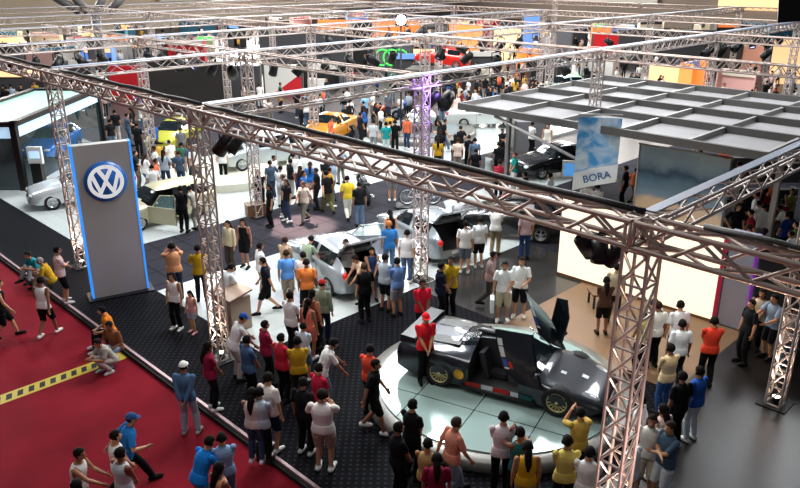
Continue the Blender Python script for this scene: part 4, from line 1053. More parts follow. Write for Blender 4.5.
# silver concept car-like sculpture: low domed pod on the disc
mat('pod_silver', '#b8c0c4', .2, .6)
root = empty('concept_pod', (p.x-.6, p.y, FL+.36), R(30)); tag(root, 'silver domed show pod standing on the round stage disc', 'show pod')
b_ = MB(); b_.ball((0, 0, .62), (1.7, .85, .48), 24); b_.build('shell', [MATS['pod_silver']], root)
b_ = MB(); b_.ball((-.1, 0, .92), (.85, .6, .36), 20); b_.build('canopy', [MATS['car_glass']], root)
for sx in (-1, 1):
    for sy in (-1, 1):
        w_ = MB(); w_.lathe([(.18, -.1), (.30, -.1), (.30, .1), (.18, .1)], 18, (sx*1.05, sy*.72, .30), 'y'); w_.build('wheel', [MATS['tyre']], root)
# podium, planter, desk
p = G(236, 330, FL); root = empty('podium', (p.x+.1, p.y+.3, FL), R(0)); tag(root, 'glossy brown podium with slanted top right of the podium tower', 'podium')
mat('podium_brown', '#a08876', .2, .2)
MB().box((0, 0, .48), (.62, .95, .96)).build('body', [MATS['podium_brown']], root); MB().box((0, 0, 1.04), (.72, 1.05, .05), Matrix.Rotation(R(-12), 3, 'Y')).build('top', [MATS['podium_brown']], root)
p = G(258, 215, FL); root = empty('planter_box', (p.x, p.y, FL), R(-20)); tag(root, 'small wooden box at the aisle below the black uniformed man', 'box')
MB().box((0, 0, .24), (.9, .5, .48)).build('body', [MATS['wood']], root); MB().box((0, 0, .49), (.94, .54, .03)).build('lid', [MATS['podium_brown']], root)
# bright monitor left of the banner
p = G(571, 205, FL); root = empty('monitor', (p.x, p.y, FL), R(-60)); tag(root, 'white framed monitor with a blue screen left of the BORA banner', 'monitor')
MB().box((0, 0, .6), (.12, .12, 1.2)).build('stand', [MATS['black_metal']], root); MB().box((0, 0, 0.01), (.5, .5, .02)).build('base', [MATS['black_metal']], root)
MB().box((0, 0, 1.5), (.95, .12, .70)).build('frame', [MATS['white_plastic']], root)
mat('screen_blue', '#5a94c8', .2, emit='#4c8fd0', estr=.8); MB().box((0, -.07, 1.5), (.78, .02, .52)).build('screen', [MATS['screen_blue']], root)

# bicycles on the pale stand
def bike(x, y, z, an, colr, label):
    root = empty('bicycle', (x, y, z), R(an)); tag(root, label, 'bicycle', 'mountain bikes on the stand')
    for s in (-1, 1):
        w_ = MB(); w_.tube([(s*.53+.325*math.cos(R(a)), 0, .33+.32*math.sin(R(a))) for a in range(0, 360, 12)], .022, 6, closed=True); wo = w_.build('wheel', [MATS['tyre']], root)
        w_ = MB(); w_.tube([(s*.53+.29*math.cos(R(a)), 0, .33+.29*math.sin(R(a))) for a in range(0, 360, 12)], .024, 6, closed=True)
        for a in range(0, 360, 30): w_.tube([(s*.53, 0, .33), (s*.53+.29*math.cos(R(a)), 0, .33+.29*math.sin(R(a)))], .004, 4)
        w_.build('rim', [MATS['alloy']], wo)
    fr = MB(); A, B, C_, D = (-.53, 0, .33), (-.08, 0, .30), (-.20, 0, .80), (.38, 0, .80)
    for a, b in ((A, B), (A, C_), (B, C_), (B, D), (C_, D), (D, (.53, 0, .33))): fr.tube([a, b], .020, 6)
    fr.build('frame', [mat('bike_'+colr, colr, .3, .3)], root)
    MB().box((-.23, 0, .90), (.26, .12, .05)).build('saddle', [MATS['black_metal']], root)
    MB().tube([(.36, -.28, .98), (.36, 0, .92), (.36, .28, .98)], .015, 6).build('handlebar', [MATS['black_metal']], root)
p = G(420, 207, FL)
cc = Vector((p.x, p.y, FL))
o = MB().box((0, 0, .05), (2.0, .8, .10)).build('display_plinth', [MATS['black_metal']], None, (cc.x, cc.y, FL), (0, 0, R(-42))); tag(o, 'low black plinth under the pale rimmed mountain bike', 'plinth')
bike(cc.x, cc.y, FL+.11, -42, '#d8d8d8', 'mountain bike with pale rims on a plinth beyond the front truss')
# motorcycle
def motorcycle(x, y, z, an, colr, label, grp=None):
    root = empty('motorcycle', (x, y, z), R(an)); tag(root, label, 'motorcycle', grp)
    for s in (-1, 1):
        w_ = MB(); w_.lathe([(.19, -.07), (.27, -.075), (.32, -.05), (.33, 0), (.32, .05), (.27, .075), (.19, .07), (.19, -.07)], 20, (s*.72, 0, .33), 'y', cap=False); wo = w_.build('wheel', [MATS['tyre']], root)
        w_ = MB(); w_.lathe([(.0, -.02), (.20, -.02), (.20, .02), (0, .02)], 20, (s*.72, 0, .33), 'y'); w_.build('rim', [MATS['alloy']], wo)
    m_ = mat('moto_'+colr, colr, .25, .2, coat=.5)
    MB().ball((.12, 0, .82), (.36, .17, .18), 16).build('fuel_tank', [m_], root)
    MB().ball((.62, 0, .80), (.26, .20, .26), 16).build('fairing', [m_], root)
    MB().ball((0, 0, .48), (.34, .17, .22), 14).build('engine', [MATS['black_metal']], root)
    MB().box((-.42, 0, .82), (.62, .24, .10), Matrix.Rotation(R(8), 3, 'Y')).build('seat', [MATS['tyre']], root)
    MB().tube([(.72, 0, .33), (.48, 0, .98)], .035, 8).build('fork', [MATS['chrome']], root)
    MB().tube([(.38, -.34, 1.02), (.46, 0, 1.0), (.38, .34, 1.02)], .018, 6).build('handlebar', [MATS['black_metal']], root)
    MB().tube([(-.05, -.18, .3), (-.5, -.2, .34), (-.9, -.2, .42)], [.04, .05, .06], 8).build('exhaust', [MATS['chrome']], root)
p = G(364, 200, FL); motorcycle(p.x, p.y, FL, 60, '#202226', 'black motorcycle at the aisle beside the man in yellow')
gm_ = 'motorcycles in the far hall'
for i, (a, b, c) in enumerate(((497, 88, '#101010'), (525, 92, '#181818'), (538, 88, '#101010'), (578, 84, '#30a040'), (386, 118, '#d0501c'), (408, 112, '#2a4aa0'), (340, 62, '#101014'), (352, 66, '#c8c8c8'))):
    p = G(a, b, 0.2); motorcycle(p.x, p.y, FL if p.x < 45 and p.y < 31 else 0.0, 40*i, c, ['black motorcycle in the row left above the canopy', 'second black motorcycle in the row above the canopy', 'black motorcycle nearest the canopy corner', 'green motorcycle above the canopy', 'orange motorcycle near the orange coupe', 'blue motorcycle beside the violet-lit tower', 'black motorcycle against the dark far wall', 'silver motorcycle against the dark far wall'][i], gm_)

# ------------------------------------------------------------------ far booths and walls
def wall_px(name, xa, xb, base, top, m_, label=None, cat=None, thick=.3, rowb=None, extra=None):
    a, b = G(xa, base, 0), G(xb, rowb if rowb else base, 0); d = b-a
    h = height_at((a.x+b.x)/2, (a.y+b.y)/2, top)
    root = empty(name, (a.x, a.y, 0), math.atan2(d.y, d.x)); L = d.length
    MB().box2((0, 0, 0), (L, thick, h)).build('panel', [m_], root)
    MB().box2((-.06, -.06, 0), (.06, thick+.06, h+.06)).build('post', [MATS['roof_beam']], root); MB().box2((L-.06, -.06, 0), (L+.06, thick+.06, h+.06)).build('post', [MATS['roof_beam']], root)
    tag(root, label, cat); return root, L, h
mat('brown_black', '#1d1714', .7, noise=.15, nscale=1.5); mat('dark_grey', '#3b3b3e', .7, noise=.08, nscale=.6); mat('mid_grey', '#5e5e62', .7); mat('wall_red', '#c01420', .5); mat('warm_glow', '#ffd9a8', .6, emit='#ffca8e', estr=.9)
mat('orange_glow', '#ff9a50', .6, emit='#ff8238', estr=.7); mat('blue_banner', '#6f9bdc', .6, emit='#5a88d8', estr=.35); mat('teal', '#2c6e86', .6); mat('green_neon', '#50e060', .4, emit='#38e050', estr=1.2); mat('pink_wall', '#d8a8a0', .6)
mat('far_white', '#d8d4cc', .6)
wall_px('partition', 152, 228, 112, 62, MATS['brown_black'], 'dark brown partition wall behind the left cross truss', 'partition')
wall_px('partition', 228, 262, 106, 66, MATS['dark_grey'], 'dark grey partition right of the brown wall', 'partition')
rt_, L_, h_ = wall_px('poster_wall', 265, 303, 96, 65, MATS['far_white'], 'white poster wall with a large red shape', 'poster wall')
MB().prism([(L_*.15, 0), (L_, 0), (L_, h_*.75)], 0, 1).build('red_shape', [MATS['wall_red']], rt_)
rt_.children[-1].rotation_euler = (R(90), 0, 0); rt_.children[-1].location = (0, -.02, 0); rt_.children[-1].scale = (1, 1, .02)
wall_px('partition', 262, 350, 74, 30, MATS['dark_grey'], 'long dark grey partition in the far middle', 'partition')
wall_px('partition', 352, 372, 72, 22, MATS['black_wall'], 'black partition left of the green neon rings', 'partition')
rt_, L_, h_ = wall_px('partition', 373, 412, 76, 40, MATS['mid_grey'], 'grey partition with green neon rings', 'partition')
for k in range(3):
    MB().tube([(L_*(.25+.22*k)+.7*math.cos(R(a)), -.08, h_*.52+.7*math.sin(R(a))) for a in range(0, 360, 20)], .07, 6, closed=True).build('neon_ring', [MATS['green_neon']], rt_)
wall_px('booth_wall', 112, 148, 103, 66, MATS['wall_red'], 'red stand wall behind the left cross truss', 'booth wall')
wall_px('booth_wall', 92, 106, 76, 40, MATS['mid_grey'], 'narrow grey wall piece at the upper left', 'booth wall')
wall_px('booth_wall', 30, 60, 84, 52, MATS['pink_wall'], 'pinkish lit stand wall at the upper left', 'booth wall')
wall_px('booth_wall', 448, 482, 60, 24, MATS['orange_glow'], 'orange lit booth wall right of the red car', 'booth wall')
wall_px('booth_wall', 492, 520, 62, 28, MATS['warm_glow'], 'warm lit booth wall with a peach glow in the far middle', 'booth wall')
wall_px('tall_banner', 521, 538, 58, 14, MATS['blue_banner'], 'tall pale blue banner in the far middle', 'banner')
wall_px('partition', 550, 570, 66, 27, MATS['mid_grey'], 'grey ribbed partition right of the tall blue banner', 'partition')
wall_px('booth_wall', 590, 616, 68, 34, MATS['wall_red'], 'small dark red booth above the canopy', 'booth wall')
wall_px('partition', 616, 710, 64, 30, MATS['dark_grey'], 'long grey partition at the upper right', 'partition')
wall_px('booth_wall', 714, 738, 78, 46, MATS['dark_grey'], 'grey booth wall at the upper right', 'booth wall')
wall_px('booth_wall', 738, 760, 78, 46, MATS['pink_wall'], 'beige booth wall panel at the upper right', 'booth wall')
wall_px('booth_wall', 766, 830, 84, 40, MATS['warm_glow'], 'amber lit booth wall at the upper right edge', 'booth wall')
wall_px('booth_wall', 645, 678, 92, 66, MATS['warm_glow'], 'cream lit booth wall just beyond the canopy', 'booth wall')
wall_px('booth_wall', 790, 840, 110, 84, MATS['far_white'], 'white booth wall at the right edge beyond the canopy', 'booth wall')
wall_px('fascia_board', 180, 224, 36, 20, MATS['teal'], 'teal fascia board at the upper left', 'fascia')
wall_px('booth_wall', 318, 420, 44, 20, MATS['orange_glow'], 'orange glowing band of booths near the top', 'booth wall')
wall_px('booth_wall', 712, 800, 186, 158, MATS['black_wall'], 'black booth wall right of the printed cloth', 'booth wall')
rt_, L_, h_ = wall_px('booth_wall', 735, 790, 222, 190, MATS['black_wall'], 'dark blue wall behind the visitors at the right', 'booth wall')
wall_px('booth_wall', 455, 490, 182, 158, MATS['stage_white'], 'low pale screen in the middle distance', 'screen') if False else None
wall_px('counter', 514, 545, 152, 122, MATS['mid_grey'], 'grey display cabinet under the canopy corner', 'cabinet', thick=1.0)
# hall ends
def hallwall(name, a, b, h, m_, ): 
    mb_ = MB(); a, b = Vector(a), Vector(b); d = (b-a); n_ = Vector((-d.y, d.x, 0)).normalized()*.4
    mb_.prism([(a.x, a.y), (b.x, b.y), (b.x+n_.x, b.y+n_.y), (a.x+n_.x, a.y+n_.y)], 0, h); struct(name, mb_, [m_])
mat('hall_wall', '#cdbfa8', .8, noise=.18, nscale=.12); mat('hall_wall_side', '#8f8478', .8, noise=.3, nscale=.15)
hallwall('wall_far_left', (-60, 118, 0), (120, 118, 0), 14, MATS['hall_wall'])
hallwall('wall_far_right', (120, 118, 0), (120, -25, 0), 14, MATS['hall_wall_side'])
# posters, shutters and windows high on the far walls
for i, (x0, x1, z0, z1, m_, lb) in enumerate(((22, 30, 3.4, 5.2, 'blue_banner', 'blue banner high on the far wall at the upper left'), (62, 76, 4, 7, 'far_white', 'white banner high on the far left wall'), (78, 92, 3.5, 6.5, 'pink_wall', 'pink banner high on the far left wall'), (12, 24, 3, 6.5, 'far_white', 'white board with round mark on the far wall at top left'), (98, 112, 3.5, 6.5, 'warm_glow', 'amber lit banner near the far corner'))):
    o = MB().box2((x0, 117.3, z0), (x1, 117.6, z1)).build('wall_banner', [MATS[m_]]); tag(o, lb, 'banner')
for i, (y0, y1, z0, z1, m_, lb) in enumerate(((84, 100, 3.5, 6.5, 'blue_banner', 'blue board high on the far right wall'), (60, 78, 3.5, 6.5, 'far_white', 'white board high on the far right wall'), (38, 50, 3.2, 6.5, 'warm_glow', 'amber lit board on the far right wall'), (20, 32, 3.2, 6.5, 'pink_wall', 'rose coloured board at the far right wall end'))):
    o = MB().box2((119.3, y0, z0), (119.6, y1, z1)).build('wall_banner', [MATS[m_]]); tag(o, lb, 'banner')
# slanting roof struts at the upper left
for i, (xa, xb) in enumerate(((52, 80), (72, 88), (104, 96), (124, 108))):
    a = G(xb, 22, 4.0); dist = Vector((a.x, a.y, 0)).length
    k_ = 60.0/dist*1.0
    def at(px_, py_, D=66.0):
        d = FW+RT*((px_-400)/CF)+UP*((244-py_)/CF); h_ = math.hypot(d.x, d.y); return Vector((0, 0, CH))+d*(D/h_)
    o = MB().tube([at(xb, 12), at(xa, -4)], .30, 8).build('roof_strut', [MATS['roof_beam']]); tag(o, ['outer left slanting steel strut at the top left', 'inner left slanting steel strut at the top left', 'inner right slanting steel strut at the top left', 'outer right slanting steel strut at the top left'][i], 'strut', 'slanting roof struts')
p0 = at(95, 13)
o = MB().tube([Vector((p0.x, p0.y, 0)), p0], .35, 10).build('support_column', [MATS['roof_beam']]); tag(o, 'steel column carrying the four slanting struts', 'column')
# floodlight
a = G(401, 20, 6.6); root = empty('floodlight', a, R(45)); tag(root, 'glaring white floodlight high in the far middle', 'floodlight')
Rm = Matrix.Rotation(R(0), 3, 'X')
MB().box((0, .15, 0), (.6, .2, .6)).build('housing', [MATS['black_metal']], root)
l_ = MB(); l_.ball((0, 0, 0), (.26, .08, .26), 16); l_.build('lens', [MATS['flood_lens']], root); root.rotation_euler = (0, 0, R(-45))
MB().tube([(0, .15, -.3), (0, .15, -6.6)], .05, 8).build('mast', [MATS['black_metal']], root)
# hanging speaker in the top right corner
d = FW+RT*((799-400)/CF)+UP*((244+6)/CF); sp = Vector((0, 0, CH))+d*(7.6)
root = empty('hanging_speaker', sp, R(20)); tag(root, 'black hanging loudspeaker cut off by the top right corner', 'loudspeaker')
for k in range(2): MB().box((0, 0, .12-.26*k), (.42, .34, .24), Matrix.Rotation(R(-6*k), 3, 'X')).build('cabinet', [MATS['black_metal']], root)
MB().tube([(0, 0, .2), (0, 0, 4)], .02, 6).build('cable', [MATS['black_cable']], root)

# ------------------------------------------------------------------ small exhibitor stands filling the far hall
stc = [('wall_red', 'red'), ('far_white', 'white'), ('warm_glow', 'amber lit'), ('orange_glow', 'orange lit'), ('pink_wall', 'rose'), ('black_wall', 'black'), ('dark_grey', 'dark grey'), ('blue_banner', 'pale blue'), ('green_neon', 'bright green'), ('cream_wall', 'cream'), ('teal', 'teal')]
rs = random.Random(21); used_ = []
def near_wall(x, y, rr):
    for o in bpy.data.objects:
        if o.parent is None and o.get('category') in ('partition', 'booth wall', 'banner', 'poster wall', 'car', 'ramp', 'arch', 'column', 'truss', 'fascia', 'motorcycle') and (o.type == 'EMPTY' or o.get('category') == 'arch'):
            if o.get('category') == 'truss' and not o.name.startswith('truss_tower'): continue
            a_ = o.rotation_euler.z; dx, dy = x-o.location.x, y-o.location.y; u_ = dx*math.cos(a_)+dy*math.sin(a_); v_ = -dx*math.sin(a_)+dy*math.cos(a_)
            L_ = max([v.co.x for c in o.children if c.name.startswith('panel') for v in c.data.vertices]+[0.0])
            if -rr < u_ < L_+rr and abs(v_) < rr: return True
    return False
places = [(8, 82), (24, 88), (40, 78), (66, 84), (84, 90), (16, 60), (36, 56), (58, 62), (80, 54), (100, 60), (120, 52), (140, 56), (160, 48), (188, 52), (206, 44), (10, 44), (48, 42), (90, 40), (128, 38), (236, 36), (276, 24), (300, 26), (330, 22), (356, 24), (386, 30), (420, 34), (460, 30), (486, 34), (505, 44), (540, 36), (556, 46), (576, 40), (600, 38), (622, 30), (650, 28), (676, 40), (700, 30), (726, 34), (752, 30), (780, 36), (484, 66), (512, 70), (530, 62), (548, 74), (572, 72), (600, 76), (628, 80), (690, 82), (712, 86), (738, 88), (770, 92), (424, 60), (404, 66), (320, 78), (344, 80)]
for k, (a, b) in enumerate(places):
    q = G(a, b, 1.2)
    if q.x > 112 or q.y > 108: q = q*(100/max(q.x, q.y))
    q.z = 0
    k1 = 0
    while near_wall(q.x, q.y, 2.3) and k1 < 30: q = q+Vector((q.x, q.y, 0)).normalized()*.5; k1 += 1
    if k1 >= 30 or q.x > 112 or q.y > 112 or any((q-u).length < 3.4 for u in used_): continue
    used_.append(q.copy())
    dl = (9.25 <= q.x <= 30 and q.y <= 45) or (q.x <= 45 and q.y <= 31)
    W_, H_ = rs.uniform(1.8, 3.6), rs.uniform(1.9, 3.0); m_, cn = stc[rs.randrange(len(stc))]; m2_, cn2 = stc[rs.randrange(len(stc))]
    if m_ == 'green_neon': m_, cn = 'dark_grey', 'dark grey'
    if m2_ == m_: m2_, cn2 = ('far_white', 'white') if m_ != 'far_white' else ('wall_red', 'red')
    root = empty('exhibit_stand', (q.x, q.y, FL if dl else 0), R(rs.choice((-45, -45, 0, -90)))); tag(root, '%s exhibitor stand with %s header, %s' % (cn, cn2, ('far left of the hall' if a < 250 else 'far middle of the hall' if a < 560 else 'far right of the hall')), 'stand', 'small exhibitor stands in the far hall')
    MB().box2((-W_/2, .2, 0), (W_/2, .32, H_)).build('back_wall', [MATS[m_]], root)
    MB().box2((-W_/2, .0, H_-.45), (W_/2, .18, H_)).build('header', [MATS[m2_]], root)
    MB().box2((-W_*.3, -.7, 0), (W_*.15, -.3, 1.0)).build('counter', [MATS[rs.choice(('cream_wall', 'black_wall', 'far_white', 'wood'))]], root)
    for s_ in (-1, 1): MB().box2((s_*W_/2-.04, -.7, 0), (s_*W_/2+.04, .32, H_)).build('side_panel', [MATS[m_]], root)
# ------------------------------------------------------------------ the visitors
W, K, NV, BL, RD, YE, OR, GY, BE, PK, TE, MR, DN, LB, KH, WH2, GN, MU = '#e2e0de', '#0c0c0e', '#141a2e', '#2f6fc0', '#c01828', '#c8a018', '#e07838', '#8c939c', '#b8a888', '#e0a0a0', '#1f7f88', '#7a1430', '#4a6484', '#8fb0d8', '#9c8c70', '#c4c8cc', '#8a9a80', '#b08a18'
J, DJ, GP = '#4e6684', '#1f2a40', '#808488'
T, LS, TK, DR = 'tshirt', 'longshirt', 'tank', 'dress'
TR_, SH, SK = 'trousers', 'shorts', 'skirt'
HB, HG, HBr = '#120d0b', '#8a8680', '#2e1d14'
S_, L_h, CP = 'short_hair', 'long_hair', 'cap'
WS, BS = '#d8d8d4', '#141414'
# head x, head y, pose, facing, (top), (bottom), (hair), shoes, stature, label
C = []
def P(hx_, hy_, po, an, top, tc, bot, bc, hr, hc, sh, h, lab, base=None, girth=1.0): C.append((hx_, hy_, po, an, (top, tc), (bot, bc), (hr, hc), sh, h, lab, base, girth))
# red carpet
P(-2, 280, 'walk', -60, TK, K, SH, K, S_, HB, BS, 1.72, 'person in black tank top and shorts walking at the left picture edge')
P(40, 277, 'walk2', -10, TK, W, SH, K, S_, HB, WS, 1.72, 'person in white tank top and black shorts walking away on the red carpet')
P(27, 252, 'sitlow', 150, T, TE, TR_, GP, S_, HB, BS, 1.70, 'person in teal shirt sitting on the deck edge, farthest left')
P(39, 258, 'sitlow', 100, T, MU, TR_, KH, S_, HG, BS, 1.70, 'grey haired person in mustard shirt sitting on the deck edge')
P(57, 247, 'crossed', -60, T, '#d8b8b0', SH, K, S_, HB, WS, 1.72, 'person in pale pink shirt with folded arms left of the grey sign', .15)
P(101, 307, 'sit', 110, T, '#d07820', TR_, K, S_, HB, WS, 1.70, 'person in orange shirt sitting on the deck edge below the grey sign')
P(108, 322, 'sit', 160, T, '#7a4a30', TR_, '#8aa0c0', S_, HB, BS, 1.68, 'person in brown top and pale jeans sitting below the grey sign')
P(96, 336, 'crouch', 140, T, '#a8a49c', TR_, '#b0aca4', S_, HB, WS, 1.60, 'person in light grey clothes crouching on the carpet by the deck edge', .004)
P(183, 362, 'behind', -5, LS, DN, TR_, '#9aa6b2', CP, W, '#9a9a9a', 1.72, 'person in denim shirt and white cap with hands behind the back')
P(131, 414, 'stride', -60, T, '#1c6cb0', TR_, K, CP, '#284a78', BS, 1.74, 'person in bright blue shirt and blue cap striding across the red carpet')
P(115, 431, 'folded', -60, TK, W, TR_, GP, S_, HB, BS, 1.66, 'person in white tank top behind another white tank top at the bottom left')
P(120, 448, 'folded', -30, TK, WH2, SH, K, S_, HB, WS, 1.68, 'person in white tank top, right of the pair at the bottom left')
P(79, 449, 'reach', -90, TK, W, TR_, KH, S_, HB, BS, 1.68, 'person in white tank top reaching an arm forward at the bottom left')
P(76, 480, 'stand', -20, T, K, TR_, K, S_, HB, BS, 1.70, 'dark haired person cut off by the bottom edge, lower left')
P(221, 433, 'folded', 20, T, '#7f9cc0', TR_, J, S_, HB, WS, 1.66, 'person in pale denim shirt behind the bright blue shirt')
P(209, 437, 'lean', -40, T, '#1876c8', TR_, GP, S_, HB, WS, 1.70, 'person in bright blue shirt near the bottom edge')
P(219, 463, 'folded', -40, TK, '#c89070', TR_, K, L_h, HB, WS, 1.64, 'long haired person in peach top cut off by the bottom edge')
# dotted carpet, left
P(171, 243, 'photo', 20, T, '#d09468', TR_, DJ, S_, HB, BS, 1.74, 'heavy person in peach shirt taking a photo right of the grey sign', girth=1.15)
P(197, 245, 'face', 10, T, MU, TR_, K, S_, HB, BS, 1.74, 'person in mustard shirt with hand to mouth left of the podium tower')
P(171, 273, 'stand', 160, TK, W, TR_, K, L_h, HB, WS, 1.64, 'woman in white top and black trousers with a child beside her')
P(189, 291, 'stand2', 150, TK, PK, SK, '#a8a8b8', L_h, HB, PK, 1.22, 'small girl in pink top and grey skirt')
P(208, 342, 'folded', -60, T, '#8a1838', TR_, K, L_h, HB, WS, 1.66, 'person in crimson top at the foot of the podium tower')
P(227, 221, 'stand', 150, LS, BE, TR_, '#3a3028', L_h, HB, BS, 1.66, 'woman in long beige shirt on the dark aisle')
P(242, 219, 'stand2', 160, DR, K, None, K, L_h, HB, BS, 1.66, 'woman in short black dress on the dark aisle')
P(231, 264, 'lean', -50, T, WH2, TR_, GP, S_, HB, BS, 1.68, 'person in white shirt bending by the podium')
P(262, 258, 'walk', 100, T, '#101420', SH, K, S_, HB, BS, 1.72, 'person in black and red shirt walking past the podium')
P(260, 243, 'folded', -60, T, W, TR_, KH, S_, HB, BS, 1.70, 'person in white shirt by the front of the silver hatchback')
P(285, 237, 'folded', -30, T, '#b09878', TR_, KH, S_, HBr, BS, 1.70, 'brown haired person in tan shirt beside the silver hatchback door')
P(286, 250, 'stand', 10, T, LB.replace('8fb0d8', '5a94d8'), SH, '#a89c88', S_, HBr, WS, 1.70, 'person in sky blue shirt and khaki shorts facing the silver hatchback')
P(311, 236, 'lean', -40, T, GN, TR_, KH, S_, HB, BS, 1.74, 'person in grey green polo leaning to the silver hatchback')
P(303, 252, 'stand', -20, T, W, TR_, K, S_, HB, BS, 1.70, 'person in white shirt between sky blue and orange shirts')
P(306, 259, 'stand', 5, T, '#dc7c3c', SH, K, S_, HB, BS, 1.72, 'person in orange shirt facing the silver hatchback')
P(372, 246, 'folded', 190, TK, '#20355c', SH, '#4a4e58', S_, HB, BS, 1.66, 'person in navy tank top at the open tailgate of the silver hatchback')
P(345, 218, 'stand', 170, T, W, TR_, K, S_, HB, BS, 1.70, 'person in white shirt between the two hatchbacks')
P(355, 228, 'lean', 120, T, '#c8a890', TR_, K, S_, HB, BS, 1.66, 'dark haired person bending over the silver hatchback roof')
P(364, 263, 'stand', 30, T, K, TR_, K, S_, '#3a3028', BS, 1.74, 'person all in black behind the tail of the silver hatchback')
P(385, 254, 'folded', -30, T, '#9aa4ae', SH, '#16181c', S_, HB, BS, 1.72, 'person in pale grey shirt beside the blue shirt at the tailgate')
P(397, 258, 'folded', 30, T, '#6284b8', SH, '#8e9298', S_, HB, BS, 1.72, 'person in dusty blue shirt looking at the open tailgate')
P(389, 221, 'stand', 10, T, '#2c6ca8', TR_, J, S_, '#a8683c', BS, 1.76, 'red haired person in blue shirt at the grey hatchback')
P(407, 230, 'stand', -10, T, W, TR_, J, S_, HB, WS, 1.72, 'person in white shirt and jeans left of the violet-lit tower')
P(390, 210, 'stand', 20, DR, K, None, K, L_h, HB, BS, 1.64, 'woman with long black hair between the hatchbacks')
# front row at the silver car
P(290, 292, 'folded', -40, T, W, TR_, '#181818', S_, HB, BS, 1.74, 'person in white printed shirt left of the coral dress')
P(243, 314, 'lean', -60, T, '#e0dedc', TR_, '#a8a09a', CP, '#1c4c9c', BS, 1.74, 'person in white shirt with black shoulder and blue cap')
P(247, 336, 'folded', -50, T, '#3e5878', TR_, K, S_, HB, BS, 1.68, 'person in dark denim shirt behind the blue cap')
P(265, 321, 'folded', -60, T, '#8c1c3c', TR_, K, S_, HB, BS, 1.64, 'person in maroon shirt right of the blue cap')
P(281, 334, 'folded', -40, T, '#b82438', TR_, K, S_, HB, BS, 1.66, 'person in crimson shirt left of the mustard shirt')
P(297, 337, 'folded', 10, T, '#b48c20', TR_, '#26221c', S_, HB, BS, 1.70, 'person in mustard shirt in the row behind the silver hatchback')
P(303, 323, 'folded', -20, T, '#bccad8', SH, J, S_, HB, WS, 1.48, 'boy in pale blue shirt between mustard and coral')
P(308, 299, 'stand', -30, DR, '#d8745c', None, K, L_h, HB, WS, 1.62, 'woman in coral dress below the silver hatchback')
P(312, 290, 'stand', -30, TK, '#6e3c30', TR_, K, L_h, HB, BS, 1.66, 'long haired woman behind the coral dress')
P(322, 280, 'stand', -20, LS, '#8e9c86', TR_, NV, CP, '#b02828', BS, 1.74, 'person in grey green shirt and red cap at the silver hatchback wheel')
P(334, 339, 'lean', -70, T, '#dcdcdc', TR_, '#5f7088', S_, HB, WS, 1.72, 'person in white shirt and grey jeans bending forward')
P(370, 345, 'folded', -30, T, '#d04830', TR_, K, S_, HB, BS, 1.66, 'person in orange red shirt at the left rim of the turntable')
P(376, 360, 'walk2', -100, T, K, SH, '#101014', S_, HB, WS, 1.74, 'person in black shirt and shorts with white shoes left of the turntable')
P(319, 364, 'folded', -40, T, '#b0203c', TR_, '#4a4a52', S_, HB, BS, 1.66, 'person in raspberry shirt behind the big white shirt')
# foreground on dotted carpet
P(268, 373, 'stand', -30, T, '#d8cfc8', SH, '#16203c', S_, HB, WS, 1.78, 'person in white shirt and navy shorts near the carpet edge')
P(251, 379, 'folded', -10, TK, '#d0bcb0', TR_, '#33445c', L_h, HB, WS, 1.66, 'woman in pale top and jeans beside the navy shorts')
P(258, 372, 'folded', -20, T, '#a8b0bc', TR_, K, S_, HB, BS, 1.66, 'person in pale grey shirt half hidden behind the navy shorts')
P(303, 378, 'stand', -25, T, '#0e0e12', TR_, K, S_, HB, WS, 1.72, 'person in black clothes and white shoes left of the big white shirt')
P(322, 390, 'face', -10, T, '#e4dad6', SH, '#a08c80', S_, HB, WS, 1.76, 'big person in white shirt and khaki shorts at the bottom middle', girth=1.15)
P(413, 400, 'folded', -40, T, '#0d0e12', TR_, K, S_, HB, BS, 1.72, 'person in black shirt at the near left rim of the turntable')
P(399, 423, 'folded', -60, T, '#101014', TR_, K, S_, HB, BS, 1.70, 'person in black shirt with bare arm cut by the bottom edge')
P(428, 439, 'folded', -20, TK, '#b0905c', TR_, K, S_, HB, BS, 1.62, 'person in tan top at the bottom middle')
P(437, 454, 'stand', 0, T, '#7c1434', TR_, K, L_h, HB, BS, 1.60, 'woman in maroon shirt with long black hair at the bottom middle')
P(457, 418, 'walk', -60, T, '#d08874', TR_, '#8a94a4', S_, '#3c2c26', BS, 1.74, 'person in salmon shirt and pale jeans walking by the turntable')
P(504, 412, 'folded', -5, T, '#d8c8cc', TR_, K, S_, HB, BS, 1.76, 'person in pale pink shirt and black trousers at the bottom centre')
P(521, 418, 'photo', 15, TK, '#245860', TR_, K, S_, HB, BS, 1.66, 'person with raised arms behind the yellow tank top')
P(529, 430, 'stand', 0, TK, '#cc9c20', TR_, '#a89078', L_h, HB, BS, 1.66, 'woman with long black hair in a yellow tank top and beige trousers')
P(568, 436, 'folded', 0, T, '#cbb860', TR_, K, S_, HB, BS, 1.74, 'person in pale yellow shirt at the bottom right of the turntable')
P(581, 408, 'photo', 10, T, '#b89848', TR_, K, S_, HB, BS, 1.68, 'person in ochre shirt taking a photo of the sports car nose')
P(591, 442, 'folded', -20, T, '#e0dcd8', TR_, '#8c1c30', S_, HB, BS, 1.72, 'person in white shirt just left of the near tower foot')
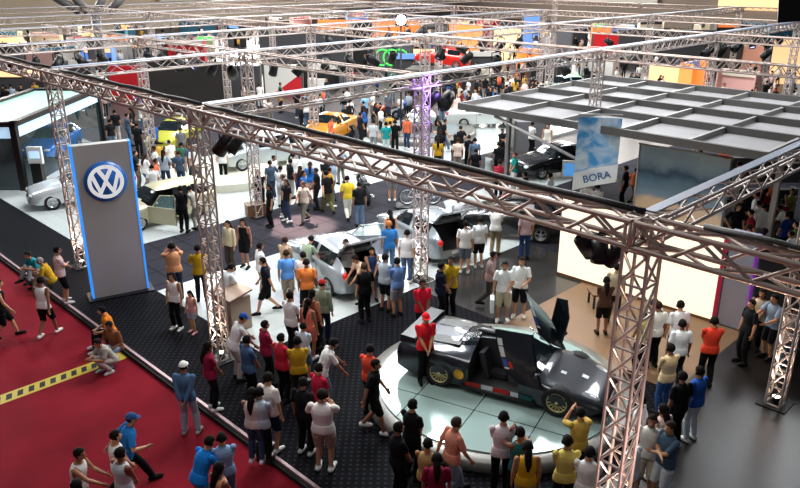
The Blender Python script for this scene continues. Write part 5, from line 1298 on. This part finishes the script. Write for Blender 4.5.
# right group
P(633, 437, 'folded', 40, T, '#d4d8e0', TR_, GP, S_, HB, BS, 1.66, 'person in white printed shirt right of the near tower')
P(641, 396, 'stand', 60, T, '#dce0e4', TR_, KH, S_, HB, WS, 1.68, 'person in white shirt looking at the sports car from the right')
P(653, 416, 'stand', 160, T, '#d8d4cc', SH, '#a89c88', S_, HB, WS, 1.72, 'person in white shirt and khaki shorts right of the near tower')
P(664, 402, 'stand', 30, T, '#d8b8b0', SK, W, L_h, HB, WS, 1.64, 'person in pale rose top behind the grey vest')
P(673, 405, 'crossed', 110, T, '#42586a', SH, '#c8ccd0', S_, HBr, WS, 1.74, 'person in grey blue shirt and white shorts with folded arms')
P(683, 372, 'stand', 20, T, '#0c0c10', TR_, K, S_, HB, WS, 1.72, 'person in black shirt in the group right of the turntable')
P(700, 367, 'folded', 30, T, '#2454a8', TR_, '#c8ccd4', S_, HB, WS, 1.70, 'person in royal blue shirt and white trousers')
P(671, 344, 'folded', 20, T, '#c8b48c', TR_, '#2c4c7c', S_, HB, BS, 1.72, 'person in beige shirt and blue jeans on the tan floor')
P(715, 317, 'folded', -5, T, '#d8402c', TR_, '#141418', S_, HB, BS, 1.76, 'person in orange red shirt before the silver panel')
P(681, 301, 'stand', 5, T, '#e4e8ec', TR_, KH, S_, HB, BS, 1.76, 'person in white shirt before the glowing wall, rear one of two')
P(683, 320, 'stand', 0, T, '#dce4ec', TR_, '#20242c', S_, HB, BS, 1.70, 'person in white shirt before the glowing wall, front one of two')
P(655, 299, 'stand', 20, T, '#d4d8d8', TR_, '#181c20', S_, HB, BS, 1.70, 'person in white shirt wearing a black backpack')
P(660, 292, 'stand', 10, T, '#dce0dc', TR_, K, S_, HBr, BS, 1.74, 'person in white shirt behind the backpack wearer')
P(645, 302, 'folded', 40, T, '#b8b470', TR_, K, S_, HB, BS, 1.66, 'person in olive yellow shirt partly behind the near tower')
P(618, 264, 'stand', -30, T, '#b0a48c', TR_, '#2a2a26', S_, HB, BS, 1.74, 'person in khaki shirt left of the near tower head')
P(607, 277, 'folded', 0, T, '#4a3428', SH, K, L_h, HB, BS, 1.64, 'dark clothed person with long hair on the tan floor')
P(775, 295, 'reach', 110, T, '#7c8a9c', SH, K, S_, HB, BS, 1.74, 'person in grey blue shirt at the white counter')
P(763, 290, 'folded', 140, TK, '#b8a890', TR_, K, L_h, HB, BS, 1.64, 'woman in beige top behind the white counter')
P(752, 300, 'stand', 100, T, '#141418', TR_, K, S_, HB, BS, 1.70, 'person in dark clothes at the black booth wall')
# around and on the turntable
P(426, 314, 'folded', 195, T, '#cc1c28', TR_, '#0c0c10', CP, '#d01c28', BS, 1.72, 'attendant in red polo and red cap standing on the turntable', .45)
P(423, 280, 'folded', 200, T, '#c81830', TR_, '#101014', S_, HB, BS, 1.74, 'attendant in red polo behind the tail of the sports car')
P(442, 263, 'folded', -80, T, '#141c2c', TR_, K, S_, HB, BS, 1.74, 'person in dark navy shirt looking down beside the yellow shirt')
P(451, 257, 'folded', 150, T, '#b8981c', TR_, '#0e0e10', S_, HB, BS, 1.76, 'person in yellow shirt and black trousers right of the violet-lit tower')
P(505, 262, 'bag', 175, T, '#e4e6e6', SH, '#b0a890', S_, HB, WS, 1.74, 'person in white shirt and beige shorts holding a bag behind the sports car')
P(522, 258, 'bag', 165, T, '#e0e2e4', SH, '#121214', S_, HB, WS, 1.76, 'person in white shirt and black shorts holding a bag behind the sports car')
P(494, 252, 'walk', -100, T, '#98807c', TR_, '#383430', S_, HB, BS, 1.70, 'blurred person in mauve shirt passing on the pale stand')
P(527, 209, 'stand', 10, T, '#c0a4a8', TR_, '#243c68', S_, HB, BS, 1.74, 'person in rose shirt and jeans behind the front truss')
P(497, 205, 'folded', -20, T, '#d8d8d4', TR_, '#8c7c60', S_, HB, BS, 1.76, 'person in white shirt and khaki trousers seen through the front truss')
P(466, 221, 'stand', -10, T, '#e4e4e0', SH, '#5c6470', S_, HB, WS, 1.74, 'person in white shirt behind the grey hatchback, left one of two')
P(480, 217, 'stand', 10, T, '#d8dce0', SH, '#14161c', S_, HB, WS, 1.72, 'person in white shirt behind the grey hatchback, right one of two')
P(458, 196, 'folded', 20, T, '#c8ccd0', TR_, K, S_, HB, BS, 1.70, 'person in pale shirt by the mountain bike')
P(540, 236, 'walk2', 80, T, '#26344c', TR_, '#20304c', S_, HB, BS, 1.70, 'person in dark blue on the glossy grey floor') if False else None
# middle distance, right of the violet tower
for a in ((438, 138, 'stand', 0, T, '#b89020', TR_, K, L_h, HB, BS, 1.68, 'woman in mustard top right of the violet-lit tower'),
 (458, 138, 'stand', 0, T, '#e0c8b8', TR_, '#b0a08c', S_, HBr, BS, 1.74, 'person in cream shirt and beige trousers in the row before the pale stand'),
 (469, 135, 'folded', 20, T, K, TR_, K, S_, '#3a2018', BS, 1.74, 'person in black shirt right of the cream shirt'),
 (475, 138, 'stand', 0, T, '#56687c', TR_, '#2c3440', S_, HB, BS, 1.76, 'person in slate blue shirt before the pale stand'),
 (476, 149, 'stand', 0, T, '#101014', TR_, K, S_, HB, BS, 1.60, 'shorter person in black before the slate blue shirt'),
 (499, 142, 'folded', 10, T, '#0e0e10', TR_, K, S_, HB, BS, 1.74, 'person in black shirt in the ring of five on the aisle'),
 (490, 152, 'folded', -60, T, '#98a0a0', TR_, GP, S_, HG, BS, 1.72, 'grey haired person in grey shirt in the ring of five on the aisle'),
 (500, 160, 'folded', 0, T, '#d83850', TR_, K, S_, HBr, BS, 1.68, 'person in bright pink red shirt in the ring of five on the aisle'),
 (515, 153, 'folded', 110, T, '#1c8c84', TR_, W, S_, '#5c1c18', BS, 1.68, 'person in teal shirt in the ring of five on the aisle'),
 (525, 172, 'folded', 60, T, '#0e0e12', TR_, K, S_, HB, BS, 1.66, 'person in black shirt nearest the front truss in the ring on the aisle'),
 (550, 173, 'stand', 60, T, '#e0e4e4', TR_, '#d0d0cc', S_, HB, BS, 1.70, 'person all in white left of the monitor'),
 (533, 122, 'folded', -60, T, '#d4d4d0', TR_, K, S_, HB, BS, 1.74, 'person in white shirt under the canopy corner'),
 (548, 124, 'stand', 160, DR, '#dcd8d0', TR_, '#d8d4cc', S_, HBr, BS, 1.74, 'person in long white clothes at the canopy corner'),
 (586, 182, 'folded', 20, T, '#e0dcd8', TR_, K, S_, HB, BS, 1.68, 'person in white shirt below the BORA banner, left one'),
 (598, 184, 'folded', -20, T, '#e4e0e0', TR_, K, S_, HB, BS, 1.70, 'person in white shirt below the BORA banner, right one'),
 (626, 166, 'stand', 60, T, '#0c0c10', TR_, K, S_, HB, BS, 1.74, 'person in black clothes right of the BORA banner'),
 (637, 168, 'walk', -60, T, '#d07040', TR_, '#7a6a58', S_, HB, BS, 1.50, 'child in orange beside the printed cloth'),
 (757, 192, 'stand', 60, T, '#e0e4e8', TR_, K, S_, HB, BS, 1.74, 'person in white shirt below the steep right truss'),
 (765, 204, 'folded', -30, T, '#d8dcd8', TR_, '#98989c', S_, HB, BS, 1.66, 'person in white shirt and grey trousers below the steep right truss'),
 (780, 205, 'lean', 60, T, '#dce8d8', TR_, K, S_, HB, BS, 1.68, 'person in pale green white shirt bending at the right'),
 (742, 196, 'stand', 20, T, '#0e0e12', TR_, K, S_, HB, BS, 1.76, 'person in black left of the white shirts at the right'),
 (793, 189, 'folded', 150, TK, '#6c7a38', TR_, K, L_h, HBr, BS, 1.66, 'woman in olive top at the right edge'),
 (788, 212, 'folded', 30, T, '#1c2c6c', TR_, K, S_, HB, BS, 1.68, 'person in dark blue shirt at the right edge'),
 (797, 222, 'folded', 60, T, '#58783c', TR_, K, S_, HB, BS, 1.66, 'person in green shirt at the right edge'),
 # left middle
 (180, 186, 'folded', -10, LS, '#0d0d12', TR_, K, S_, HB, BS, 1.76, 'attendant in black uniform at the beige car door'),
 (189, 186, 'lean', 60, T, '#a8a498', TR_, '#8c887c', S_, HB, BS, 1.70, 'person in light grey leaning to the beige car'),
 (136, 123, 'stand', 0, T, '#101012', TR_, K, S_, HB, BS, 1.78, 'person in black standing right of the glass showroom'),
 (114, 110, 'stand', 20, T, '#141418', TR_, '#c8c4bc', S_, HB, BS, 1.74, 'person in dark shirt and pale trousers by the showroom corner'),
 (180, 127, 'stand', 0, T, '#6e6e70', TR_, '#6a5c48', S_, HBr, BS, 1.76, 'person in grey shirt looking at the yellow car'),
 (191, 132, 'stand', 10, T, '#3c3c40', TR_, K, S_, HB, BS, 1.72, 'person in charcoal shirt looking at the yellow car'),
 (152, 118, 'stand', 60, T, '#2c5ca0', TR_, J, S_, HB, BS, 1.74, 'person in blue left of the yellow car'),
 (258, 170, 'crossed', 180, LS, '#0c0c10', TR_, K, S_, HB, BS, 1.78, 'attendant in black uniform behind the small wooden box'),
 (268, 184, 'stand', 120, T, '#141418', TR_, K, L_h, HB, BS, 1.66, 'woman in black beside the small wooden box'),
 (221, 144, 'stand', 10, T, '#d8dcdc', TR_, K, S_, HBr, BS, 1.74, 'person in white shirt and black trousers on the white low stage'),
 (280, 166, 'folded', 10, T, '#d8dce0', TR_, '#c0c4c0', S_, HB, BS, 1.70, 'person in white clothes at the low stage front'),
 (293, 153, 'folded', 20, T, '#e4e4e0', TR_, '#24365c', S_, HB, BS, 1.76, 'person in white shirt and navy trousers by the low stage'),
 (300, 166, 'stand', -20, DR, '#2a2c58', None, K, L_h, HBr, BS, 1.66, 'woman in navy dress by the low stage'),
 (310, 162, 'stand', 0, T, '#2c70c0', SK, W, L_h, HBr, BS, 1.66, 'person in bright blue top and white skirt by the low stage'),
 (326, 171, 'walk', 30, T, '#0e0e10', TR_, '#5c5c30', S_, HB, BS, 1.76, 'person in black shirt and olive trousers walking on the aisle'),
 (331, 160, 'stand', 60, LS, '#8fa4bc', TR_, K, S_, HB, BS, 1.76, 'person in pale blue shirt behind the olive trousers'),
 (347, 176, 'walk2', 20, T, '#ccb030', TR_, '#e0dcd0', S_, HB, BS, 1.76, 'person in yellow top and white trousers on the aisle'),
 (359, 182, 'stand', 10, T, '#101014', TR_, '#50647c', S_, HB, BS, 1.72, 'person in black shirt and jeans beside the motorcycle'),
 (392, 160, 'stand', 0, T, '#d8d4d0', SH, '#8c8c90', S_, HB, WS, 1.74, 'person in white shirt and grey shorts left of the violet-lit tower'),
 (365, 94, 'stand', 0, T, '#8cbce0', SH, '#181c2c', S_, HB, BS, 1.74, 'person in sky blue shirt and dark shorts in the far aisle'),
 (388, 93, 'stand', 160, T, '#5c6068', SH, '#283044', S_, HB, BS, 1.72, 'person in grey shirt alone in the far aisle'),
 (386, 122, 'stand', 0, T, '#1c8c8c', TR_, '#b8c8c8', S_, HB, BS, 1.74, 'person in teal shirt and pale trousers near the orange coupe'),
 (395, 120, 'stand', 0, T, '#0e0e10', TR_, K, S_, HB, BS, 1.78, 'person in black standing right of the teal shirt'),
 (373, 120, 'stand', -20, T, '#b8bcc0', TR_, GP, S_, HB, BS, 1.74, 'person in light grey shirt left of the teal shirt')):
    P(*a)
placed = []
CARS = [(o.location.copy(), o.rotation_euler.z, o.name) for o in bpy.data.objects if o.parent is None and o.get('category') == 'car']
def in_car(x, y, mg=.16):
    for l_, a_, n_ in CARS:
        dx, dy = x-l_.x, y-l_.y; u_ = dx*math.cos(a_)+dy*math.sin(a_); v_ = -dx*math.sin(a_)+dy*math.cos(a_)
        if abs(u_) < 2.1+mg and abs(v_) < .86+mg: return True
    return False
for (hx_, hy_, po, an, top, bot, hr, sh, h, lab, base, girth) in C:
    D = body_of(po); hh = (D['high']-D['low'])*h/1.72
    b_ = base if base is not None else FL
    q = G(hx_, hy_, b_+hh)
    if base is None and q.x < 6.8: b_ = .004; q = G(hx_, hy_, b_+hh)
    if po == 'sitlow' and base is None: b_ = FL; q = G(hx_, hy_, b_+hh)
    if po == 'sit': b_ = .004; q = G(hx_, hy_, b_+hh)
    # the sampled head is the centre of the head, which sits ahead of the feet for leaning poses
    a_ = R(an)+R(45); fx, fy = math.cos(a_), math.sin(a_)
    hc_ = D['K']['hc']*(h/1.72); q.x -= fx*hc_.y; q.y -= fy*hc_.y
    if b_ < .4:
        dn = Vector((q.x, q.y, 0)).normalized()*.05; k0 = 0
        while in_car(q.x, q.y) and k0 < 40: q.x -= dn.x; q.y -= dn.y; k0 += 1
        k0 = 0
        while any((q.x-a)**2+(q.y-b)**2 < .17 for a, b in placed) and k0 < 12: q.x -= dn.x; q.y -= dn.y; k0 += 1
    person(q.x, q.y, b_, po, an, top, (bot if bot[0] else None), hr, sh, h, lab, None, None, girth)
    placed.append((q.x, q.y))
    if 'holding a bag' in lab:
        kx_, ky_ = math.cos(a_-math.pi/2), math.sin(a_-math.pi/2)      # the right hand side of the person
        bx_, by_ = q.x+kx_*.29+fx*.05, q.y+ky_*.29+fy*.05; r_b = empty('shopping_bag', (bx_, by_, b_+.30), a_)
        tag(r_b, 'white paper bag held by the person in %s shorts' % ('black' if 'black' in lab else 'beige'), 'bag', 'white paper bags')
        MB().box((0, 0, .20), (.34, .10, .40)).build('body', [cloth('#dfe3e6')], r_b); MB().tube([(-.07, 0, .40), (-.05, 0, .50), (.05, 0, .50), (.07, 0, .40)], .006, 5).build('handle', [cloth('#b0b4b8')], r_b)
    if 'backpack' in lab and 'wearing' in lab:
        r_b = empty('backpack', (q.x-fx*.20, q.y-fy*.20, b_+1.02), a_+math.pi/2); tag(r_b, 'black backpack worn by the person in white near the tower', 'backpack')
        bb = MB(); bb.ball((0, 0, .18), (.16, .09, .24), 16); bb.build('body', [cloth('#0c0c0e')], r_b)
        for s_ in (-1, 1): MB().tube([(s_*.09, .02, .38), (s_*.10, -.10, .44), (s_*.10, -.26, .40), (s_*.11, -.30, .22)], .018, 6).build('strap', [cloth('#0c0c0e')], r_b)
# ---- crowds further off
tops = ['#e0e0dc', '#e0e0dc', '#141418', '#141418', '#16181c', '#e4e4e4', '#d8d8d8', '#141418', '#16181c', '#c8b8a8', '#7a1c28', '#2c5c9c', '#98a4b0', '#c09840', '#d06848', '#405064', '#d8c0b8', '#1c1c20', '#e4e4e4', '#3c6c58']
tn = {'#e0e0dc': 'white', '#d8d8d8': 'pale grey', '#141418': 'black', '#16181c': 'charcoal', '#c8b8a8': 'beige', '#7a1c28': 'dark red', '#2c5c9c': 'blue', '#98a4b0': 'grey', '#c09840': 'ochre', '#d06848': 'salmon', '#405064': 'slate', '#d8c0b8': 'rose', '#1c1c20': 'near black', '#e4e4e4': 'bright white', '#3c6c58': 'green'}
bots = [('#14161a', 'black'), ('#2c3a54', 'navy'), ('#6a6458', 'khaki'), ('#50647c', 'denim'), ('#9a9a98', 'pale grey')]
OBST = []
for o in bpy.data.objects:
    if o.parent is None and o.get('category') in ('stand', 'car', 'motorcycle', 'kiosk', 'ramp', 'show pod', 'plinth', 'bicycle', 'monitor', 'podium', 'box', 'table'): OBST.append((o.location.x, o.location.y, 2.0 if o['category'] in ('car', 'ramp', 'show pod') else .9))
    elif o.parent is None and o.get('category') in ('partition', 'booth wall', 'banner', 'poster wall', 'display wall', 'panel', 'cabinet', 'booth') and o.type == 'EMPTY':
        cs = [c for c in o.children if c.name.startswith('panel') or c.name.startswith('wall')]
        for c in cs:
            xs_ = [v.co.x for v in c.data.vertices]; L_ = max(xs_); n_ = int(L_/.8)+1
            for k_ in range(n_+1):
                q = Matrix.Rotation(o.rotation_euler.z, 3, 'Z') @ Vector((L_*k_/n_, .15, 0)); OBST.append((o.location.x+q.x, o.location.y+q.y, .75))
zones = [((132, 140, 196, 176), 12, 'behind the beige car'), ((255, 148, 350, 182), 12, 'near the low stage'), ((108, 92, 150, 130), 5, 'right of the glass showroom'),
 ((300, 88, 408, 128), 16, 'around the orange coupe'), ((398, 92, 450, 122), 6, 'by the round stage'), ((450, 74, 560, 96), 16, 'left above the canopy roof'), ((560, 66, 800, 96), 26, 'beyond the canopy roof'),
 ((0, 64, 112, 92), 12, 'beyond the glass showroom'), ((0, 34, 110, 62), 0, ''), ((230, 78, 300, 104), 8, 'before the poster wall'), ((420, 74, 470, 96), 8, 'below the red car'),
 ((738, 178, 800, 232), 9, 'at the right below the steep truss'), ((410, 34, 600, 62), 0, ''), ((600, 30, 800, 60), 0, ''), ((0, 100, 22, 150), 0, 'by the showroom left side'),
 ((640, 145, 740, 175), 8, 'under the canopy'), ((440, 124, 530, 165), 4, 'on the aisle left of the canopy'), ((270, 186, 350, 215), 0, ''), ((742, 262, 800, 320), 1, 'in the dark right area')]
seen = {}
r2 = random.Random(5)
for (x0, y0, x1, y1), n_, zn in zones:
    k_ = 0; tries = 0
    while k_ < n_ and tries < 400:
        tries += 1
        h = r2.uniform(1.6, 1.8); q = G(r2.uniform(x0, x1), r2.uniform(y0, y1), FL+h)
        if q.x > 116 or q.y > 114: continue
        if any((q.x-a)**2+(q.y-b)**2 < .30 for a, b in placed): continue
        if any((q.x-a)**2+(q.y-b)**2 < r_*r_ for a, b, r_ in OBST): continue
        if any(abs(q.x-tx) < .5 and abs(q.y-ty) < .5 for tx, ty, _z in far_t): continue
        tc = r2.choice(tops); bc, bn = r2.choice(bots); fem = r2.random() < .35
        po = r2.choice(['stand', 'stand2', 'folded', 'walk', 'hip', 'crossed', 'hips'])
        deck = (9.25 <= q.x <= 30 and q.y <= 45) or (q.x <= 45 and q.y <= 31) or q.x < 9.25
        lab = '%s in %s top and %s trousers %s' % ('woman' if fem else 'person', tn[tc], bn, zn)
        person(q.x, q.y, FL if deck and q.y < 45 else 0.0, po, r2.uniform(0, 360), ('tshirt', tc), ('trousers', bc), ('long_hair' if fem else 'short_hair', r2.choice(['#120d0b', '#1c130e', '#2e1d14'])), r2.choice([WS, BS]), h, lab, 'visitors '+zn)
        placed.append((q.x, q.y)); k_ += 1

# ---- everyone beyond the first three hundred: one far crowd of small figures
cm = [cloth(c_) for c_ in tops]+[MATS['skin_0'], cloth('#120d0b'), cloth('#14161a'), cloth('#50647c')]
cb = MB(); n_far = 0; r3 = random.Random(8)
def figure(x, y, z, h, a, mi, bi):
    ca, sa = math.cos(a), math.sin(a)
    def q(u, v, w_): return (x+(u*ca-v*sa), y+(u*sa+v*ca), z+w_*h)
    for s_ in (-1, 1):
        st = r3.uniform(-.08, .12)*s_
        cb.tube([q(s_*.10, st, .0), q(s_*.10, st*.3, .27), q(s_*.08, 0, .52)], [.045, .06, .085], 5, bi)
        cb.tube([q(s_*.18, 0, .80), q(s_*.24, .02, .62), q(s_*.20, .12, .50)], [.05, .042, .03], 5, mi)
    cb.tube([q(0, 0, .48), q(0, 0, .62), q(0, 0, .77), q(0, 0, .82)], [.15, .14, .17, .08], 7, mi)
    cb.tube([q(0, 0, .80), q(0, 0, .88)], .05, 5, len(tops)); cb.ball(q(0, .01, .925), .085, 8, len(tops)); cb.ball(q(0, -.015, .945), .092, 8, len(tops)+1)
for (x0, y0, x1, y1), n_ in (((0, 36, 110, 62), 60), ((0, 62, 110, 90), 26), ((110, 30, 240, 60), 40), ((300, 40, 420, 80), 20), ((410, 30, 600, 64), 130), ((600, 26, 800, 64), 90), ((540, 64, 800, 96), 60), ((230, 22, 420, 40), 40), ((440, 70, 560, 98), 34), ((300, 84, 410, 110), 14), ((0, 20, 800, 40), 120)):
    k_ = 0; tries = 0
    while k_ < n_ and tries < n_*20:
        tries += 1; h = r3.uniform(1.6, 1.8); q_ = G(r3.uniform(x0, x1), r3.uniform(y0, y1), FL+h)
        if q_.x > 117 or q_.y > 115 or any((q_.x-a)**2+(q_.y-b)**2 < .3 for a, b in placed) or any((q_.x-a)**2+(q_.y-b)**2 < r_*r_ for a, b, r_ in OBST): continue
        if any(abs(q_.x-tx) < .5 and abs(q_.y-ty) < .5 for tx, ty, _z in far_t): continue
        deck = (9.25 <= q_.x <= 30 and q_.y <= 45) or (q_.x <= 45 and q_.y <= 31)
        figure(q_.x, q_.y, FL if deck else 0, h, r3.uniform(0, 6.28), r3.randrange(len(tops)), len(tops)+2+r3.randrange(2)); placed.append((q_.x, q_.y)); k_ += 1
fc = cb.build('crowd', cm); tag(fc, 'dense distant crowd filling the far aisles of the hall', 'crowd', None, 'stuff')
# ------------------------------------------------------------------ light: hall lamps overhead and a dim bluish ambient fill from the world
w = bpy.data.worlds.new('hall_air'); SC.world = w; w.use_nodes = True
bg = w.node_tree.nodes['Background']; bg.inputs[0].default_value = (.62, .70, .80, 1); bg.inputs[1].default_value = .14
def area(name, loc, size, energy, color=(1, 1, 1), rot=(0, 0, 0), sy=None):
    l = bpy.data.lights.new(name, 'AREA'); l.energy = energy; l.size = size; l.color = color
    if sy: l.shape = 'RECTANGLE'; l.size_y = sy
    o = bpy.data.objects.new(name, l); COL.objects.link(o); o.location = loc; o.rotation_euler = rot; return o
def spot(name, loc, to, energy, size=60, color=(1, 1, 1), soft=.3):
    l = bpy.data.lights.new(name, 'SPOT'); l.energy = energy; l.spot_size = R(size); l.spot_blend = .5; l.color = color; l.shadow_soft_size = soft
    o = bpy.data.objects.new(name, l); COL.objects.link(o); o.location = loc; o.rotation_euler = (Vector(to)-Vector(loc)).to_track_quat('-Z', 'Y').to_euler(); return o
for x, y, e in ((16, 17, 1500), (14, 27, 1300), (26, 16, 1500), (28, 28, 1800), (20, 38, 1500), (38, 38, 2200), (42, 22, 2000), (48, 52, 2500), (30, 52, 2000), (60, 36, 2500), (8, 44, 1200), (34, 8, 1200)):
    area('hall_lamp', (x, y, 15), 5, e*1.5, (.95, .98, 1.0))
area('hall_lamp', (0, 12, 13), 4, 230, (1, .95, .92))
area('hall_lamp', (7, 9, 13), 4, 420, (1, .97, .95))
spot('stand_spot', (11, 14.0, 6.0), (13.5, 16.8, 0), 900, 80); spot('stand_spot', (17, 14.3, 6.0), (17.5, 17, 0), 900, 80)
spot('turntable_spot', (15.3, 13.6, 6.0), (12.3, 9, .5), 900, 60, (.92, 1.0, .98)); spot('turntable_spot', (8.6, 11.5, 6.0), (11.5, 8.8, .5), 300, 60, (.92, 1.0, .98))
spot('carpet_spot', (7.9, 21.0, 6.0), (5.6, 20.6, 0), 160, 34, (1, .75, .6), .1)
spot('aisle_spot', (17, 23.3, 6.0), (16.0, 21.3, 0), 20000, 27, (1, .70, .56), .1)
spot('tan_spot', (13.5, 5, 6.0), (16.2, 7.5, 0), 420, 70, (1, .85, .68))
area('wall_wash', (70, 100, 12), 20, 40000, (1, .93, .85), (R(-70), 0, 0), 6)  # unseen area lamps added to brighten the far hall walls
area('wall_wash', (20, 100, 12), 20, 40000, (1, .95, .9), (R(-70), 0, 0), 6)
area('wall_wash', (102, 60, 12), 20, 36000, (1, .93, .85), (0, R(70), 0), 40)

spot('tower_spot', (15.9, 13.6, 6.6), (15.5, 14.6, 5.6), 700, 70, (.40, .22, 1.0), .1)
spot('foot_glow', (8.6, 22.6, 1.6), (8.0, 22.2, 0), 60, 90, (1, .55, .32), .1)

spot('added_tower_wash', (7.0, 1.2, 1.2), (8.2, 4.2, 4.6), 420, 75, (1, .66, .58), .15)  # unseen low spots added to brighten the near tower and front truss
spot('added_tower_wash', (10.8, 1.6, 1.2), (8.3, 4.0, 4.0), 300, 60, (1, .78, .68), .15)

SC.view_settings.exposure = 0.06
